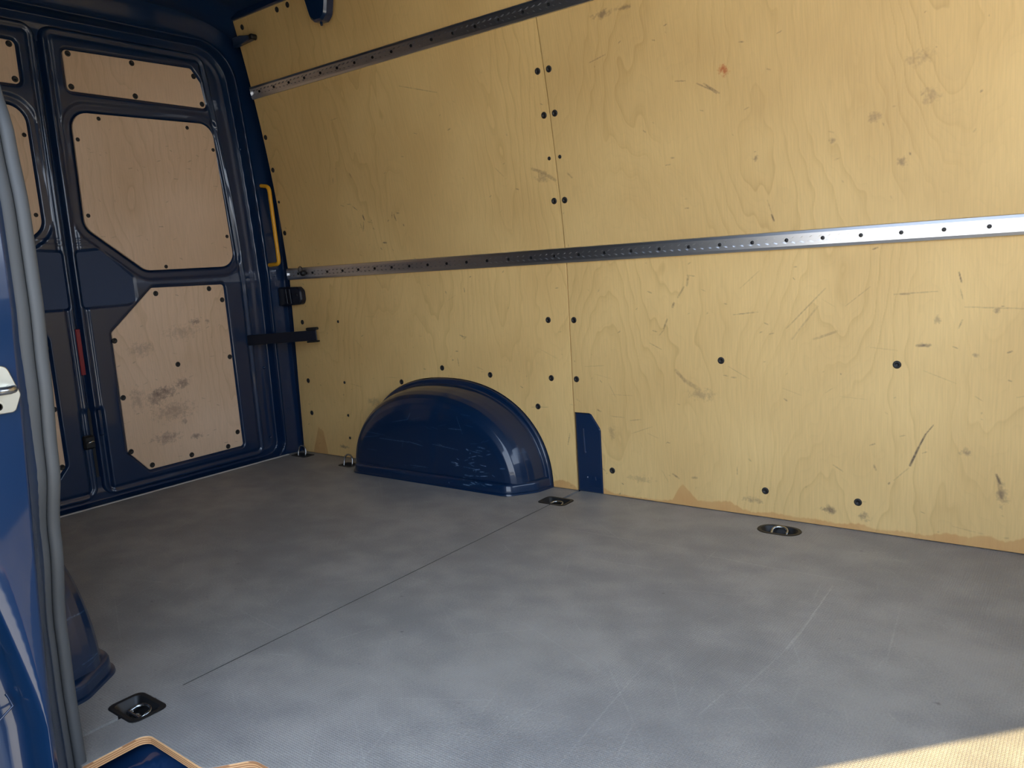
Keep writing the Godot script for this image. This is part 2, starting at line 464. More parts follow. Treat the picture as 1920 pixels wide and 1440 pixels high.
# the pressed wire-mesh relief of the floor film: one repeat is 24 mm
func mesh_relief() -> Image:
	var n := 192
	var im := Image.create(n, n, false, Image.FORMAT_L8)
	for j in n:
		for i in n:
			var u := float(i) / n * 5.0
			var v := float(j) / n * 5.0
			var over := 0.5 + 0.5 * cos(TAU * u)
			var under := 0.5 + 0.5 * cos(TAU * v)
			var c := 0.5 + 0.5 * cos(TAU * (u + v))
			im.set_pixel(i, j, Color.WHITE * clampf(maxf(pow(over, 3.0), pow(under, 3.0)) * 0.75 + 0.25 * c, 0.0, 1.0))
	return im

func arch_picture() -> Image:
	var n := 768
	var base := Color8(6, 33, 62)
	var im := Image.create(n, n, false, Image.FORMAT_RGB8)
	im.fill(base)
	var R := RandomNumberGenerator.new()
	R.seed = 14
	var pale := Color8(150, 168, 190)
	var px := 768.0
	for a in [[0.60, 0.145, 0.70, 0.16, 0.4], [0.70, 0.15, 0.86, 0.148, 0.6], [0.86, 0.15, 0.93, 0.14, 0.7], [0.62, 0.17, 0.73, 0.165, 0.4], [0.78, 0.22, 0.86, 0.235, 0.5], [0.86, 0.235, 0.875, 0.26, 0.5], [0.98, 0.15, 1.10, 0.14, 0.5], [1.06, 0.215, 1.12, 0.215, 0.6], [1.10, 0.26, 1.125, 0.20, 0.4], [0.86, 0.06, 0.95, 0.06, 0.5], [0.70, 0.03, 0.93, 0.025, 0.25], [0.62, 0.10, 0.68, 0.10, 0.3], [1.12, 0.08, 1.20, 0.075, 0.5], [0.82, 0.12, 0.83, 0.155, 0.3]]:
		stroke(im, px, 0.5, Vector2(a[0] - 0.45, a[1]), Vector2(a[2] - 0.45, a[3]), 0.003, pale, a[4] * 0.8, int(a[0] * 100))
	for k in 46:
		var at := Vector2(R.randfn(1.17, 0.045), R.randf_range(0.02, 0.16)) - Vector2(0.45, 0)
		stroke(im, px, 0.5, at, at + Vector2(R.randf_range(-0.03, 0.03), R.randf_range(-0.006, 0.006)), R.randf_range(0.002, 0.006), pale, R.randf_range(0.3, 0.8), k)
	for k in 60:
		var at := Vector2(R.randf_range(0.55, 1.35), R.randf_range(0.02, 0.30)) - Vector2(0.45, 0)
		stroke(im, px, 0.5, at, at + Vector2(R.randf_range(-0.05, 0.05), R.randf_range(-0.012, 0.012)), 0.002, pale, R.randf_range(0.08, 0.3), k)
	return im

func ply_edge_picture() -> Image:
	var im := Image.create(64, 64, false, Image.FORMAT_RGB8)
	for j in 64:
		var layer := int(j * 7 / 64.0)
		for i in 64:
			var c := Color8(206, 158, 108) if layer % 2 == 0 else Color8(150, 104, 66)
			im.set_pixel(i, j, c.darkened(0.12 * absf(fine.get_noise_2d(i * 30.0, j * 12.0))))
	return im

func ground_picture() -> Image:
	var n := 256
	var im := Image.create(n, n, false, Image.FORMAT_RGB8)
	for j in n:
		for i in n:
			var v := 0.76 + 0.10 * fine.get_noise_2d(i * 40.0, j * 40.0) + 0.05 * fine.get_noise_2d(i * 4.0, j * 4.0)
			im.set_pixel(i, j, Color(v, v * 0.97, v * 0.92))
	return im

func textured(im: Image, rough: float, scale: Vector3, offset := Vector3.ZERO) -> StandardMaterial3D:
	var m := plain(Color.WHITE, rough)
	m.albedo_texture = ImageTexture.create_from_image(im)
	m.uv1_triplanar = true
	m.uv1_world_triplanar = true
	m.uv1_triplanar_sharpness = 8.0
	m.uv1_scale = scale
	m.uv1_offset = offset
	return m

func materials() -> void:
	# triplanar lookups run v downwards from y, so v = -y / height puts the picture's foot at y = 0
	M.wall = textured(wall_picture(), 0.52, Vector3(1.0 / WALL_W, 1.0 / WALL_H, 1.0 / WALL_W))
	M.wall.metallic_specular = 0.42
	M.door_ply = textured(door_picture(), 0.55, Vector3(1.0 / 1.7, 1.0 / 1.89, -1.0 / 1.7))
	var f := plain(Color.WHITE, 0.46)
	f.metallic_specular = 0.5
	f.uv1_triplanar = true
	f.uv1_world_triplanar = true
	f.uv1_scale = Vector3.ONE / 0.024
	f.heightmap_enabled = true
	f.heightmap_texture = ImageTexture.create_from_image(mesh_relief())
	f.heightmap_scale = 0.07
	f.detail_enabled = true
	f.detail_blend_mode = BaseMaterial3D.BLEND_MODE_MIX
	f.detail_uv_layer = BaseMaterial3D.DETAIL_UV_2
	f.detail_albedo = ImageTexture.create_from_image(floor_picture())
	f.uv2_triplanar = true
	f.uv2_world_triplanar = true
	f.uv2_scale = Vector3(1.0 / FLOOR_W, 1.0, 1.0 / FLOOR_H)
	M.floor = f
	M.blue = plain(Color8(6, 35, 67), 0.4)
	M.blue.clearcoat_enabled = true
	M.blue.clearcoat = 1.0
	M.blue.metallic_specular = 0.35
	M.blue.clearcoat_roughness = 0.06
	M.arch = textured(arch_picture(), 0.36, Vector3(1.0, 2.0, 1.0), Vector3(-0.45, 0.0, 0.0))
	M.arch.uv1_scale = Vector3(1.0, 1.0, 1.0)
	M.arch.uv1_offset = Vector3(-0.45, 0.5, 0.0)
	M.arch.clearcoat_enabled = true
	M.arch.clearcoat_roughness = 0.05
	M.arch.clearcoat = 0.7
	M.arch.metallic_specular = 0.35
	M.cover = plain(Color8(38, 56, 86), 0.62)
	M.black = plain(Color8(20, 20, 21), 0.5)
	M.strap = plain(Color8(14, 20, 34), 0.42)
	M.rubber = plain(Color8(66, 68, 70), 0.62)
	M.rivet = plain(Color8(26, 23, 21), 0.55)
	M.rail = plain(Color8(205, 206, 210), 0.3, 1.0)
	M.steel = plain(Color8(190, 190, 188), 0.25, 1.0)
	M.zinc = plain(Color8(214, 208, 190), 0.38, 1.0)
	M.bolt = plain(Color8(44, 44, 46), 0.4, 0.6)
	M.yellow = plain(Color8(222, 160, 34), 0.4)
	M.red = plain(Color8(126, 18, 34), 0.35)
	M.trim = plain(Color8(206, 204, 200), 0.5, 0.4)
	M.glass = plain(Color(1, 1, 1, 0.06), 0.02)
	M.glass.transparency = BaseMaterial3D.TRANSPARENCY_ALPHA
	M.ply_edge = textured(ply_edge_picture(), 0.7, Vector3(6.0, 1.0 / 0.014, 6.0))
	M.ground = textured(ground_picture(), 0.9, Vector3.ONE * 0.6)

# ------------------------------------------------------------------ the van's form
static func lean(y: float) -> float:
	var d := maxf(y - 0.77, 0.0)
	return 0.065 * d + 0.09 * d * d

static func lean_normal(y: float) -> Vector3:
	var d := y - 0.77
	return Vector3(0, -(0.065 + 0.18 * d) if d > 0.0 else 0.0, 1).normalized()

static func wall_edge(y: float) -> float:
	return 0.034 + 0.025 * y

const ARCH_C := 0.935
const ARCH_A := 0.468
const ARCH_B := 0.372

# outline of the wheel arch at the wall, from the rear foot (0) over the top to the front foot (1)
static func arch_outline(t: float) -> Vector2:
	var a := PI * (1.0 - t)
	var c := cos(a)
	var s := sin(a)
	return Vector2(ARCH_A * signf(c) * pow(absf(c), 0.9), ARCH_B * pow(maxf(s, 0.0), 0.9))

func _ready() -> void:
	fine.seed = 99
	fine.frequency = 0.02
	fine.noise_type = FastNoiseLite.TYPE_SIMPLEX_SMOOTH
	view_and_light()
	materials()
	build_floor()
	build_wall_left()
	build_rear()
	build_ceiling()
	build_wall_right()
	build_outside()
	build_rails()
	build_arches()
	build_ties()
	build_fittings()

func view_and_light() -> void:
	var cam := Camera3D.new()
	cam.name = "camera"
	cam.position = Vector3(2.9394, 0.78, 2.2136)
	cam.rotation_order = EULER_ORDER_YXZ
	cam.rotation_degrees = Vector3(-8.5295, 37.3617, -3.5479)
	cam.fov = rad_to_deg(2.0 * atan(720.0 / 1476.17))
	cam.near = 0.02
	cam.far = 200.0
	add_child(cam)
	cam.current = true
	var sky := ProceduralSkyMaterial.new()
	sky.sky_top_color = Color(0.74, 0.83, 0.95)
	sky.sky_horizon_color = Color(0.90, 0.93, 0.97)
	sky.sky_curve = 0.18
	sky.sky_energy_multiplier = 1.0
	sky.ground_bottom_color = Color(0.35, 0.34, 0.32)
	sky.ground_horizon_color = Color(0.55, 0.54, 0.52)
	sky.sun_angle_max = 12.0
	var env := Environment.new()
	env.background_mode = Environment.BG_SKY
	env.sky = Sky.new()
	env.sky.sky_material = sky
	env.background_energy_multiplier = 2.0
	env.tonemap_mode = Environment.TONE_MAPPER_LINEAR
	env.tonemap_exposure = 2.95
	env.sdfgi_enabled = true
	env.ssao_enabled = true
	env.ssil_enabled = true
	var we := WorldEnvironment.new()
	we.name = "surroundings"
	we.environment = env
	add_child(we)
	var sun := DirectionalLight3D.new()
	sun.name = "sun"
	sun.light_color = Color(1.0, 0.90, 0.66)
	sun.light_energy = 1.6
	sun.light_angular_distance = 0.53
	sun.shadow_enabled = true
	var el := deg_to_rad(42.0)
	var flow := Vector3(0.673 * cos(el), -sin(el), -0.739 * cos(el))
	sun.basis = Basis.looking_at(flow, Vector3.UP)
	add_child(sun)

# ------------------------------------------------------------------ floor
func tie_spots() -> Array:
	# centre x, z, length, width, ring up, oval
	return [[0.088, 0.052, 0.105, 0.062, true, false], [0.432, 0.085, 0.082, 0.062, true, false], [1.504, 0.134, 0.108, 0.078, false, false], [2.228, 0.088, 0.122, 0.080, true, true], [1.506, 1.563, 0.104, 0.072, false, false]]

func tie_outline(t: Array, grow := 0.0) -> PackedVector2Array:
	var h := Vector2(t[2] * 0.5 + grow, t[3] * 0.5 + grow)
	var c := Vector2(t[0], t[1])
	var r: float = minf(h.x, h.y) * (0.98 if t[5] else 0.45)
	return fillet([c + Vector2(-h.x, -h.y), c + Vector2(h.x, -h.y), c + Vector2(h.x, h.y), c + Vector2(-h.x, h.y)], [r, r, r, r], 5)

func build_floor() -> void:
	var root := thing("floor", "grey-brown mesh-textured plywood load floor with a seam across it", "floor", Vector3.ZERO, "", "structure")
	# near edge with the cut-out for the side step
	var step := fillet([Vector2(1.606, 1.71), Vector2(1.606, 1.598), Vector2(1.792, 1.602), Vector2(1.842, 1.542), Vector2(2.93, 1.537), Vector2(2.93, 1.71)], [0, 0.022, 0.03, 0.03, 0.03, 0], 6)
	var rear := PackedVector2Array([Vector2(0.0, -0.01), Vector2(1.5036, -0.01), Vector2(1.5036, 1.71), Vector2(0.0, 1.71)])
	var front := PackedVector2Array([Vector2(1.5084, -0.01), Vector2(3.3, -0.01), Vector2(3.3, 1.71)])
	for i in range(step.size() - 1, -1, -1):
		front.append(step[i])
	front.append(Vector2(1.5084, 1.71))
	for sheet_outline in [rear, front]:
		var poly: PackedVector2Array = sheet_outline
		for t in tie_spots():
			var hole := tie_outline(t)
			# a hair-fine cut joins each recess to the nearest edge, so that the outline stays in one piece
			var to := -0.02 if t[1] < 0.8 else 1.72
			var slit := PackedVector2Array([Vector2(t[0] + 0.011, t[1]), Vector2(t[0] + 0.01115, t[1]), Vector2(t[0] + 0.01115, to), Vector2(t[0] + 0.011, to)])
			for cutter in [hole, slit]:
				var parts := Geometry2D.clip_polygons(poly, cutter)
				var best := PackedVector2Array()
				for part in parts:
					if not Geometry2D.is_polygon_clockwise(part) and part.size() > 2:
						if best.is_empty() or absf(area_of(part)) > absf(area_of(best)):
							best = part
				if parts.size() == 2 and Geometry2D.is_polygon_clockwise(parts[1]):
					# the recess lies wholly inside: cut it together with its slit
					var merged := Geometry2D.merge_polygons(hole, slit)
					parts = Geometry2D.clip_polygons(poly, merged[0])
					best = parts[0]
				poly = best
		# feet of the wheel arches
		for near in [false, true]:
			var foot := PackedVector2Array()
			for p in arch_foot():
				foot.append(Vector2(p.x, 1.675 - p.y if near else p.y))
			var parts := Geometry2D.clip_polygons(poly, foot)
			poly = parts[0]
			for part in parts:
				if area_of(part) > area_of(poly):
					poly = part
		var b := Builder.new()
		b.slab(poly, Vector3.ZERO, Vector3.RIGHT, Vector3.BACK, Vector3.UP, 0.0, -0.014)
		put_mesh("floor_panel", b.done(), M.floor, root)
	for span in [[0.176, 1.47, -0.0012], [1.47, 1.525, -0.0003], [1.601, 1.70, -0.0003]]:  # fillers set in the gap: one black, two in the floor material
		var joint := Builder.new()
		joint.box(Vector3(1.506, span[2] - 0.005, (span[0] + span[1]) * 0.5), Vector3(0.0047, 0.0100, span[1] - span[0]), 0.0)
		var filler := put_mesh("seam_strip", joint.done(), M.black if span[0] < 0.2 else M.floor, root)
		if span[0] < 0.2:
			filler.set_meta("label", "dark strip in the joint between the two floor sheets")
	# raw edge of the plywood round the step
	var e := Builder.new()
	for i in step.size() - 1:
		var a := Vector3(step[i].x, 0, step[i].y)
		var c := Vector3(step[i + 1].x, 0, step[i + 1].y)
		var side := (c - a).cross(Vector3.UP).normalized() * 0.0022
		if side.dot(Vector3(2.3, 0, 1.75) - a) < 0.0:
			side = -side
		var up := Vector3(0, -0.0012, 0)
		var down := Vector3(0, -0.0142, 0)
		e.quad(a + side + up * 2.0, c + side + up * 2.0, c + side + down, a + side + down, side)
		e.quad(a - side * 0.6, c - side * 0.6, c + side + up * 2.0, a + side + up * 2.0, side + Vector3.UP * 0.002)
		e.quad(a + side + down, c + side + down, c - side + down, a - side + down, Vector3.DOWN)
	var edge := put_mesh("plywood_edge", e.done(), M.ply_edge, root)
	edge.set_meta("label", "bare layered plywood edge round the step cut-out")
	var s := Builder.new()
	s.box(Vector3(0.011, -0.002, 0.85), Vector3(0.012, 0.010, 1.56), 0.002)
	var strip := put_mesh("sill_trim", s.done(), M.trim, root)
	strip.set_meta("label", "thin pale metal strip along the rear edge of the floor")
	var u := Builder.new()
	u.box(Vector3(0.78, -0.05, 0.85), Vector3(1.66, 0.03, 1.76), 0.0)
	u.box(Vector3(2.46, -0.05, 0.745), Vector3(1.70, 0.03, 1.55), 0.0)
	put_mesh("steel_floor", u.done(), M.blue, root)

func area_of(p: PackedVector2Array) -> float:
	var a := 0.0
	for i in p.size():
		a += p[i].cross(p[(i + 1) % p.size()])
	return a * 0.5

# plan of the arch's foot on the floor: (x, z)
func arch_foot(grow := 0.0) -> PackedVector2Array:
	return fillet([Vector2(0.465 - grow, -0.05), Vector2(1.404 + grow, -0.05), Vector2(1.385 + grow, 0.075), Vector2(1.315 + grow, 0.160 + grow), Vector2(0.56 - grow, 0.160 + grow), Vector2(0.480 - grow, 0.075)], [0, 0, 0.05, 0.06, 0.06, 0.05], 6)

# ------------------------------------------------------------------ lined side wall
func rivet_mesh(r: float) -> ArrayMesh:
	var b := Builder.new()
	b.lathe(PackedVector2Array([Vector2(0, 0.0012), Vector2(r * 0.45, 0.0012), Vector2(r * 0.5, 0.0022), Vector2(r * 0.8, 0.0020), Vector2(r, 0.0006), Vector2(r, -0.002)]), Vector3.ZERO, Vector3.BACK, 14)
	return b.done()

func build_wall_left() -> void:
	var root := thing("wall_left", "side wall lined with worn birch plywood sheets and black plugs", "wall", Vector3.ZERO, "", "structure")
	var big := rivet_mesh(0.0105)
	var small := rivet_mesh(0.0062)
	# outer steel skin
	var skin := Builder.new()
	skin.box(Vector3(1.62, 0.93, -0.075), Vector3(3.5, 2.1, 0.03), 0.0)
	skin.box(Vector3(1.62, 0.03, -0.04), Vector3(3.5, 0.2, 0.04), 0.0)
	put_mesh("body_skin", skin.done(), M.blue, root)
	var rows := [[0.002, 0.803], [0.8045, 1.550], [1.5515, 1.838]]
	for column in 2:
		for row in 3:
			var y0: float = rows[row][0]
			var y1: float = rows[row][1]
			var b := Builder.new()
			if row == 0:
				var poly := PackedVector2Array()
				if column == 0:
					poly.append(Vector2(wall_edge(y0), y0))
					for k in 49:
						var p := arch_outline(k / 48.0)
						poly.append(Vector2(ARCH_C + p.x * 1.006, maxf(p.y * 1.006, y0)))
					poly.append(Vector2(1.5045, y0)); poly.append(Vector2(1.5045, y1)); poly.append(Vector2(wall_edge(y1), y1))
				else:
					poly = PackedVector2Array([Vector2(1.608, y0), Vector2(3.3, y0), Vector2(3.3, y1), Vector2(1.5075, y1), Vector2(1.5075, 0.276), Vector2(1.566, 0.276), Vector2(1.575, 0.272), Vector2(1.605, 0.228), Vector2(1.608, 0.218)])
				b.slab(poly, Vector3.ZERO, Vector3.RIGHT, Vector3.UP, Vector3.BACK, 0.0, -0.009, 0.0008)
			else:
				var n := 20
				for k in n:
					var ya := lerpf(y0, y1, float(k) / n)
					var yb := lerpf(y0, y1, float(k + 1) / n)
					var xa := wall_edge(ya) if column == 0 else 1.5075
					var xb := wall_edge(yb) if column == 0 else 1.5075
					var xe := 1.5045 if column == 0 else 3.3
					var fa := Vector3(xa, ya, lean(ya))
					var fb := Vector3(xb, yb, lean(yb))
					var ga := Vector3(xe, ya, lean(ya))
					var gb := Vector3(xe, yb, lean(yb))
					var t := lean_normal((ya + yb) * 0.5) * -0.009
					b.group = 1
					b.quad(fa, ga, gb, fb, Vector3.BACK)
					b.group = 2
					b.quad(fa + t, ga + t, gb + t, fb + t, Vector3.FORWARD)
					b.group = -1
					b.quad(fa, fb, fb + t, fa + t, Vector3.LEFT)
					b.quad(ga, gb, gb + t, ga + t, Vector3.RIGHT)
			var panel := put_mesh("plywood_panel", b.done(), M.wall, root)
			var spots: Array = [
				[[[0.112, 0.591, 1], [0.348, 0.592, 0], [0.112, 0.331, 1], [0.353, 0.332, 0], [0.115, 0.185, 1], [0.357, 0.189, 0], [0.355, 0.090, 0], [0.695, 0.348, 1], [0.919, 0.411, 1], [1.152, 0.392, 1], [1.358, 0.287, 1], [1.421, 0.590, 1], [1.421, 0.390, 1]],
				[[0.085, 1.375, 1], [0.083, 1.243, 1], [0.078, 1.111, 0], [0.076, 0.980, 1], [1.482, 1.377, 1], [1.483, 1.246, 1], [1.482, 1.114, 0], [1.482, 0.980, 1]],
				[[0.125, 1.789, 1], [0.356, 1.802, 1], [0.421, 1.804, 1]]],
				[[[1.524, 0.589, 1], [1.523, 0.390, 1], [2.032, 0.465, 1], [2.509, 0.465, 1], [1.646, 0.087, 1], [2.159, 0.082, 1], [2.415, 0.082, 1], [2.95, 0.465, 1], [2.95, 0.082, 1]],
				[[1.524, 1.376, 1], [1.524, 1.246, 1], [1.523, 1.114, 0], [1.523, 0.979, 1]], []]]
			for s in spots[column][row]:
				var r := put_mesh("rivet", big if s[2] == 1 else small, M.rivet, panel)
				var nrm := lean_normal(s[1])
				r.position = Vector3(s[0], s[1], lean(s[1]))
				r.basis = Basis(Vector3.RIGHT, nrm.cross(Vector3.RIGHT), nrm)
	# the steel bracket left bare in the notch of the lining
	var p := Builder.new()
	p.slab(fillet([Vector2(1.509, 0.0), Vector2(1.6065, 0.0), Vector2(1.6065, 0.222), Vector2(1.572, 0.2735), Vector2(1.509, 0.2735)], [0, 0, 0.012, 0.012, 0], 4), Vector3.ZERO, Vector3.RIGHT, Vector3.UP, Vector3.BACK, -0.001, -0.03, 0.004)
	for a in [[1.541, 0.222, 0.140, 0.004], [1.578, 0.058, 0.045, 0.003]]:
		p.tube(PackedVector3Array([Vector3(a[0], a[1], -0.0012), Vector3(a[0] + 0.002, a[2], -0.0012)]), a[3], 8)
	p.lathe(PackedVector2Array([Vector2(0, 0.003), Vector2(0.003, 0.003), Vector2(0.006, 0.0)]), Vector3(1.546, 0.052, -0.001), Vector3.BACK, 10)
	p.lathe(PackedVector2Array([Vector2(0, 0.003), Vector2(0.003, 0.003), Vector2(0.005, 0.0)]), Vector3(1.543, 0.140, -0.001), Vector3.BACK, 10)
	p.box(Vector3(1.575, 0.020, -0.001), Vector3(0.04, 0.003, 0.003), 0.001)
	var plate := put_mesh("bare_steel_bracket", p.done(), M.blue, root)
	plate.set_meta("label", "narrow dark blue steel bracket showing through a notch in the plywood")

# ------------------------------------------------------------------ rear doors and their frame
func aperture(z: float, y: float) -> float:
	# signed distance outside the edge of the rear opening
	var q := Vector2(absf(z - 0.5 * lean(y) * (1.0 if z < 0.85 else -1.0) - 0.85), y - 0.87)
	var r := 0.075 if y < 0.9 else 0.14
	var d := Vector2(q.x - 0.777, absf(q.y) - 0.875) + Vector2(r, r)
	return minf(maxf(d.x, d.y), 0.0) + Vector2(maxf(d.x, 0.0), maxf(d.y, 0.0)).length() - r

func frame_depth(d: float) -> float:
	# channel for the door, a raised ridge, then the pillar sloping in to the lining
	var x := -0.047 + 0.004 * smoothstep(-0.06, -0.04, d)
	x += 0.043 * smoothstep(-0.011, 0.001, d)
	x += 0.012 * smoothstep(0.012, 0.10, d) - 0.003 * smoothstep(0.003, 0.012, d)
	return x

func door_outline() -> PackedVector2Array:
	return PackedVector2Array([Vector2(0.152, 0.012), Vector2(0.876, 0.012), Vector2(0.876, 1.705), Vector2(0.152, 1.705)])

func door_openings() -> Array:
	return [
		[PackedVector2Array([Vector2(0.805, 1.486), Vector2(0.805, 1.632), Vector2(0.308, 1.642), Vector2(0.270, 1.590), Vector2(0.253, 1.486)]), 0.018],
		[PackedVector2Array([Vector2(0.809, 1.010), Vector2(0.805, 1.420), Vector2(0.240, 1.432), Vector2(0.203, 0.848), Vector2(0.600, 0.845)]), 0.062],
		[PackedVector2Array([Vector2(0.767, 0.165), Vector2(0.767, 0.625), Vector2(0.588, 0.784), Vector2(0.270, 0.780), Vector2(0.262, 0.078), Vector2(0.690, 0.074)]), 0.016]]

func pocket() -> PackedVector2Array:
	return PackedVector2Array([Vector2(0.856, 0.722), Vector2(0.856, 0.926), Vector2(0.762, 0.932), Vector2(0.654, 0.824), Vector2(0.653, 0.732), Vector2(0.690, 0.724)])

func build_rear() -> void:
	var root := thing("wall_rear", "dark blue painted steel frame round the rear door opening", "door frame", Vector3.ZERO, "", "structure")
	var frame := sheet(360, 380, func(u: float, v: float) -> Vector3:
		var z := lerpf(-0.03, 1.73, u)
		var y := lerpf(-0.03, 1.87, v)
		var d := aperture(z, y)
		if d < -0.105:
			return Vector3.INF
		return Vector3(frame_depth(d), y, z), true)
	put_mesh("pressed_frame", frame, M.blue, root)
	# pressed stiffening and studs on the pillar
	var b := Builder.new()
	b.box(Vector3(0.0, 0.40, -0.06), Vector3(0.06, 2.6, 0.10), 0.0)
	b.box(Vector3(-0.05, 1.90, 0.85), Vector3(0.16, 0.08, 1.9), 0.0)
	b.box(Vector3(-0.06, -0.06, 0.85), Vector3(0.12, 0.05, 1.9), 0.0)
	put_mesh("outer_frame", b.done(), M.blue, root)
	var studs := Builder.new()
	for s in [[1.34, 0.115], [0.40, 0.112], [0.085, 0.118]]:
		studs.lathe(PackedVector2Array([Vector2(0, 0.006), Vector2(0.004, 0.0055), Vector2(0.007, 0.0)]), Vector3(frame_depth(aperture(s[1], s[0])), s[0], s[1]), Vector3(1, 0, 0.25).normalized(), 10)
	put_mesh("stud", studs.done(), M.blue, root)
	for side in 2:
		build_door(side)

func build_door(side: int) -> void:
	# the second door is the first one's mirror image across the middle of the opening
	var mid := 0.8785
	var at := func(z: float) -> float: return z if side == 0 else 2.0 * mid - z
	var root := thing("door_%d" % (side + 1), ["rear door with three plywood panels beside the yellow grab handle", "rear door with a red reflector strip on its meeting edge"][side], "van door", Vector3.ZERO, "", "structure")
	var rim := Geometry2D.offset_polygon(door_outline(), -0.05, Geometry2D.JOIN_MITER)[0]
	var cores: Array = []
	for o in door_openings():
		cores.append([Geometry2D.offset_polygon(o[0], -o[1], Geometry2D.JOIN_MITER)[0], o[1]])
	var pc := Geometry2D.offset_polygon(pocket(), -0.014, Geometry2D.JOIN_MITER)[0]
	var skin := sheet(180, 400, func(u: float, v: float) -> Vector3:
		var z := lerpf(0.145, 0.880, u)
		var y := lerpf(0.004, 1.712, v)
		var zz := z + (0.65 * lean(y) if z < 0.5 else 0.65 * lean(y) * maxf(0.0, 1.0 - (z - 0.5) / 0.3))
		var p := Vector2(zz, y)
		var x := -0.030
		var e := sd_poly(Vector2(z, y), rim) - 0.05
		x -= 0.022 * smoothstep(-0.012, 0.003, e)
		x -= 0.006 * smoothstep(-0.042, -0.030, e) * (1.0 - smoothstep(-0.030, -0.018, e))
		for k in 3:
			var c: Array = cores[k]
			if k == 0 and y < 1.42 or k == 1 and (y < 0.76 or y > 1.5) or k == 2 and y > 0.86:
				continue
			var d: float = sd_poly(p, c[0]) - c[1]
			x -= 0.011 * (1.0 - smoothstep(-0.003, 0.008, d))
			if k == 1:
				x -= 0.007 * (1.0 - smoothstep(0.026, 0.038, d))
		if y > 0.68 and y < 0.98 and z > 0.6:
			var d2 := sd_poly(p, pc) - 0.014
			x -= 0.005 * (1.0 - smoothstep(-0.002, 0.006, d2))
			for ry in [0.952, 0.968]:
				x += 0.002 * smoothstep(0.004, 0.0, absf(y - ry)) * smoothstep(0.77, 0.79, z) * smoothstep(0.862, 0.85, z)
		# a lower hinge-side step in the edge near the bottom
		x -= 0.006 * smoothstep(0.832, 0.838, z) * smoothstep(0.36, 0.34, y)
		return Vector3(x, y, at.call(zz)), side == 0)
	put_mesh("inner_skin", skin, M.blue, root)
	var outer := Builder.new()
	outer.box(Vector3(-0.085, 0.86, at.call(0.51)), Vector3(0.03, 1.80, 0.735), 0.004)
	put_mesh("outer_skin", outer.done(), M.blue, root)
	var big := rivet_mesh(0.0105)
	var small := rivet_mesh(0.0075)
	var spots := [
		[[1.617, 0.784], [1.621, 0.552], [1.610, 0.299], [1.504, 0.787], [1.501, 0.554], [1.505, 0.275]],
		[[1.403, 0.705], [1.405, 0.354], [1.322, 0.790], [1.327, 0.248], [1.054, 0.790], [0.975, 0.229], [0.860, 0.516]],
		[[0.758, 0.573], [0.763, 0.341], [0.713, 0.286], [0.593, 0.757], [0.471, 0.281], [0.471, 0.518], [0.375, 0.754], [0.145, 0.285], [0.164, 0.752], [0.093, 0.676], [0.095, 0.507], [0.093, 0.338]]]
	var n := 0
	for o in door_openings():
		var b := Builder.new()
		var shifted := rounded(o[0], o[1], 0.003)
		for i in shifted.size():
			shifted[i].x = at.call(shifted[i].x)
		b.slab(shifted, Vector3(-0.048, 0, 0), Vector3.BACK, Vector3.UP, Vector3.RIGHT, 0.013, 0.004, 0.0015)
		var panel := put_mesh("plywood_panel", b.done(), M.door_ply, root)
		for s in spots[n]:
			var r := put_mesh("rivet", small if n == 1 else big, M.rivet, panel)
			r.position = Vector3(-0.035, s[0], at.call(s[1]))
			r.basis = Basis(Vector3.FORWARD, Vector3.UP, Vector3.RIGHT)
		n += 1
	var c := Builder.new()
	var cp := rounded(pocket(), 0.014, 0.003)
	for i in cp.size():
		cp[i].x = at.call(cp[i].x)
	c.slab(cp, Vector3(-0.036, 0, 0), Vector3.BACK, Vector3.UP, Vector3.RIGHT, 0.0035, -0.002, 0.0012)
	var cover := put_mesh("access_cover", c.done(), M.cover, root)
	cover.set_meta("label", "smooth grey-blue cover plate between the plywood panels")
	if side == 1:
		var rf := Builder.new()
		rf.box(Vector3(-0.028, 0.566, 0.8885), Vector3(0.006, 0.168, 0.016), 0.0015)
		var red := put_mesh("reflector", rf.done(), M.red, root)
		red.set_meta("label", "upright red reflector strip")
		var l := Builder.new()
		l.box(Vector3(-0.030, 0.235, 0.905), Vector3(0.03, 0.05, 0.04), 0.006)
		var latch := put_mesh("latch_housing", l.done(), M.black, root)
		var hk := Builder.new()
		hk.tube(PackedVector3Array([Vector3(-0.012, 0.232, 0.918), Vector3(-0.004, 0.238, 0.912), Vector3(-0.004, 0.240, 0.900), Vector3(-0.012, 0.236, 0.893)]), 0.0035, 8)
		put_mesh("latch_hook", hk.done(), M.steel, latch)
	else:
		var gap := Builder.new()
		gap.box(Vector3(-0.058, 0.86, 0.8785), Vector3(0.014, 1.68, 0.018), 0.002)
		var seal := put_mesh("edge_seal", gap.done(), M.black, root)
		seal.set_meta("label", "black rubber strip between the two rear doors")
		# pressed latch recess low on the edge
		var l := Builder.new()
		l.box(Vector3(-0.032, 0.300, 0.852), Vector3(0.012, 0.10, 0.016), 0.004)
		put_mesh("latch_cover", l.done(), M.blue, root)

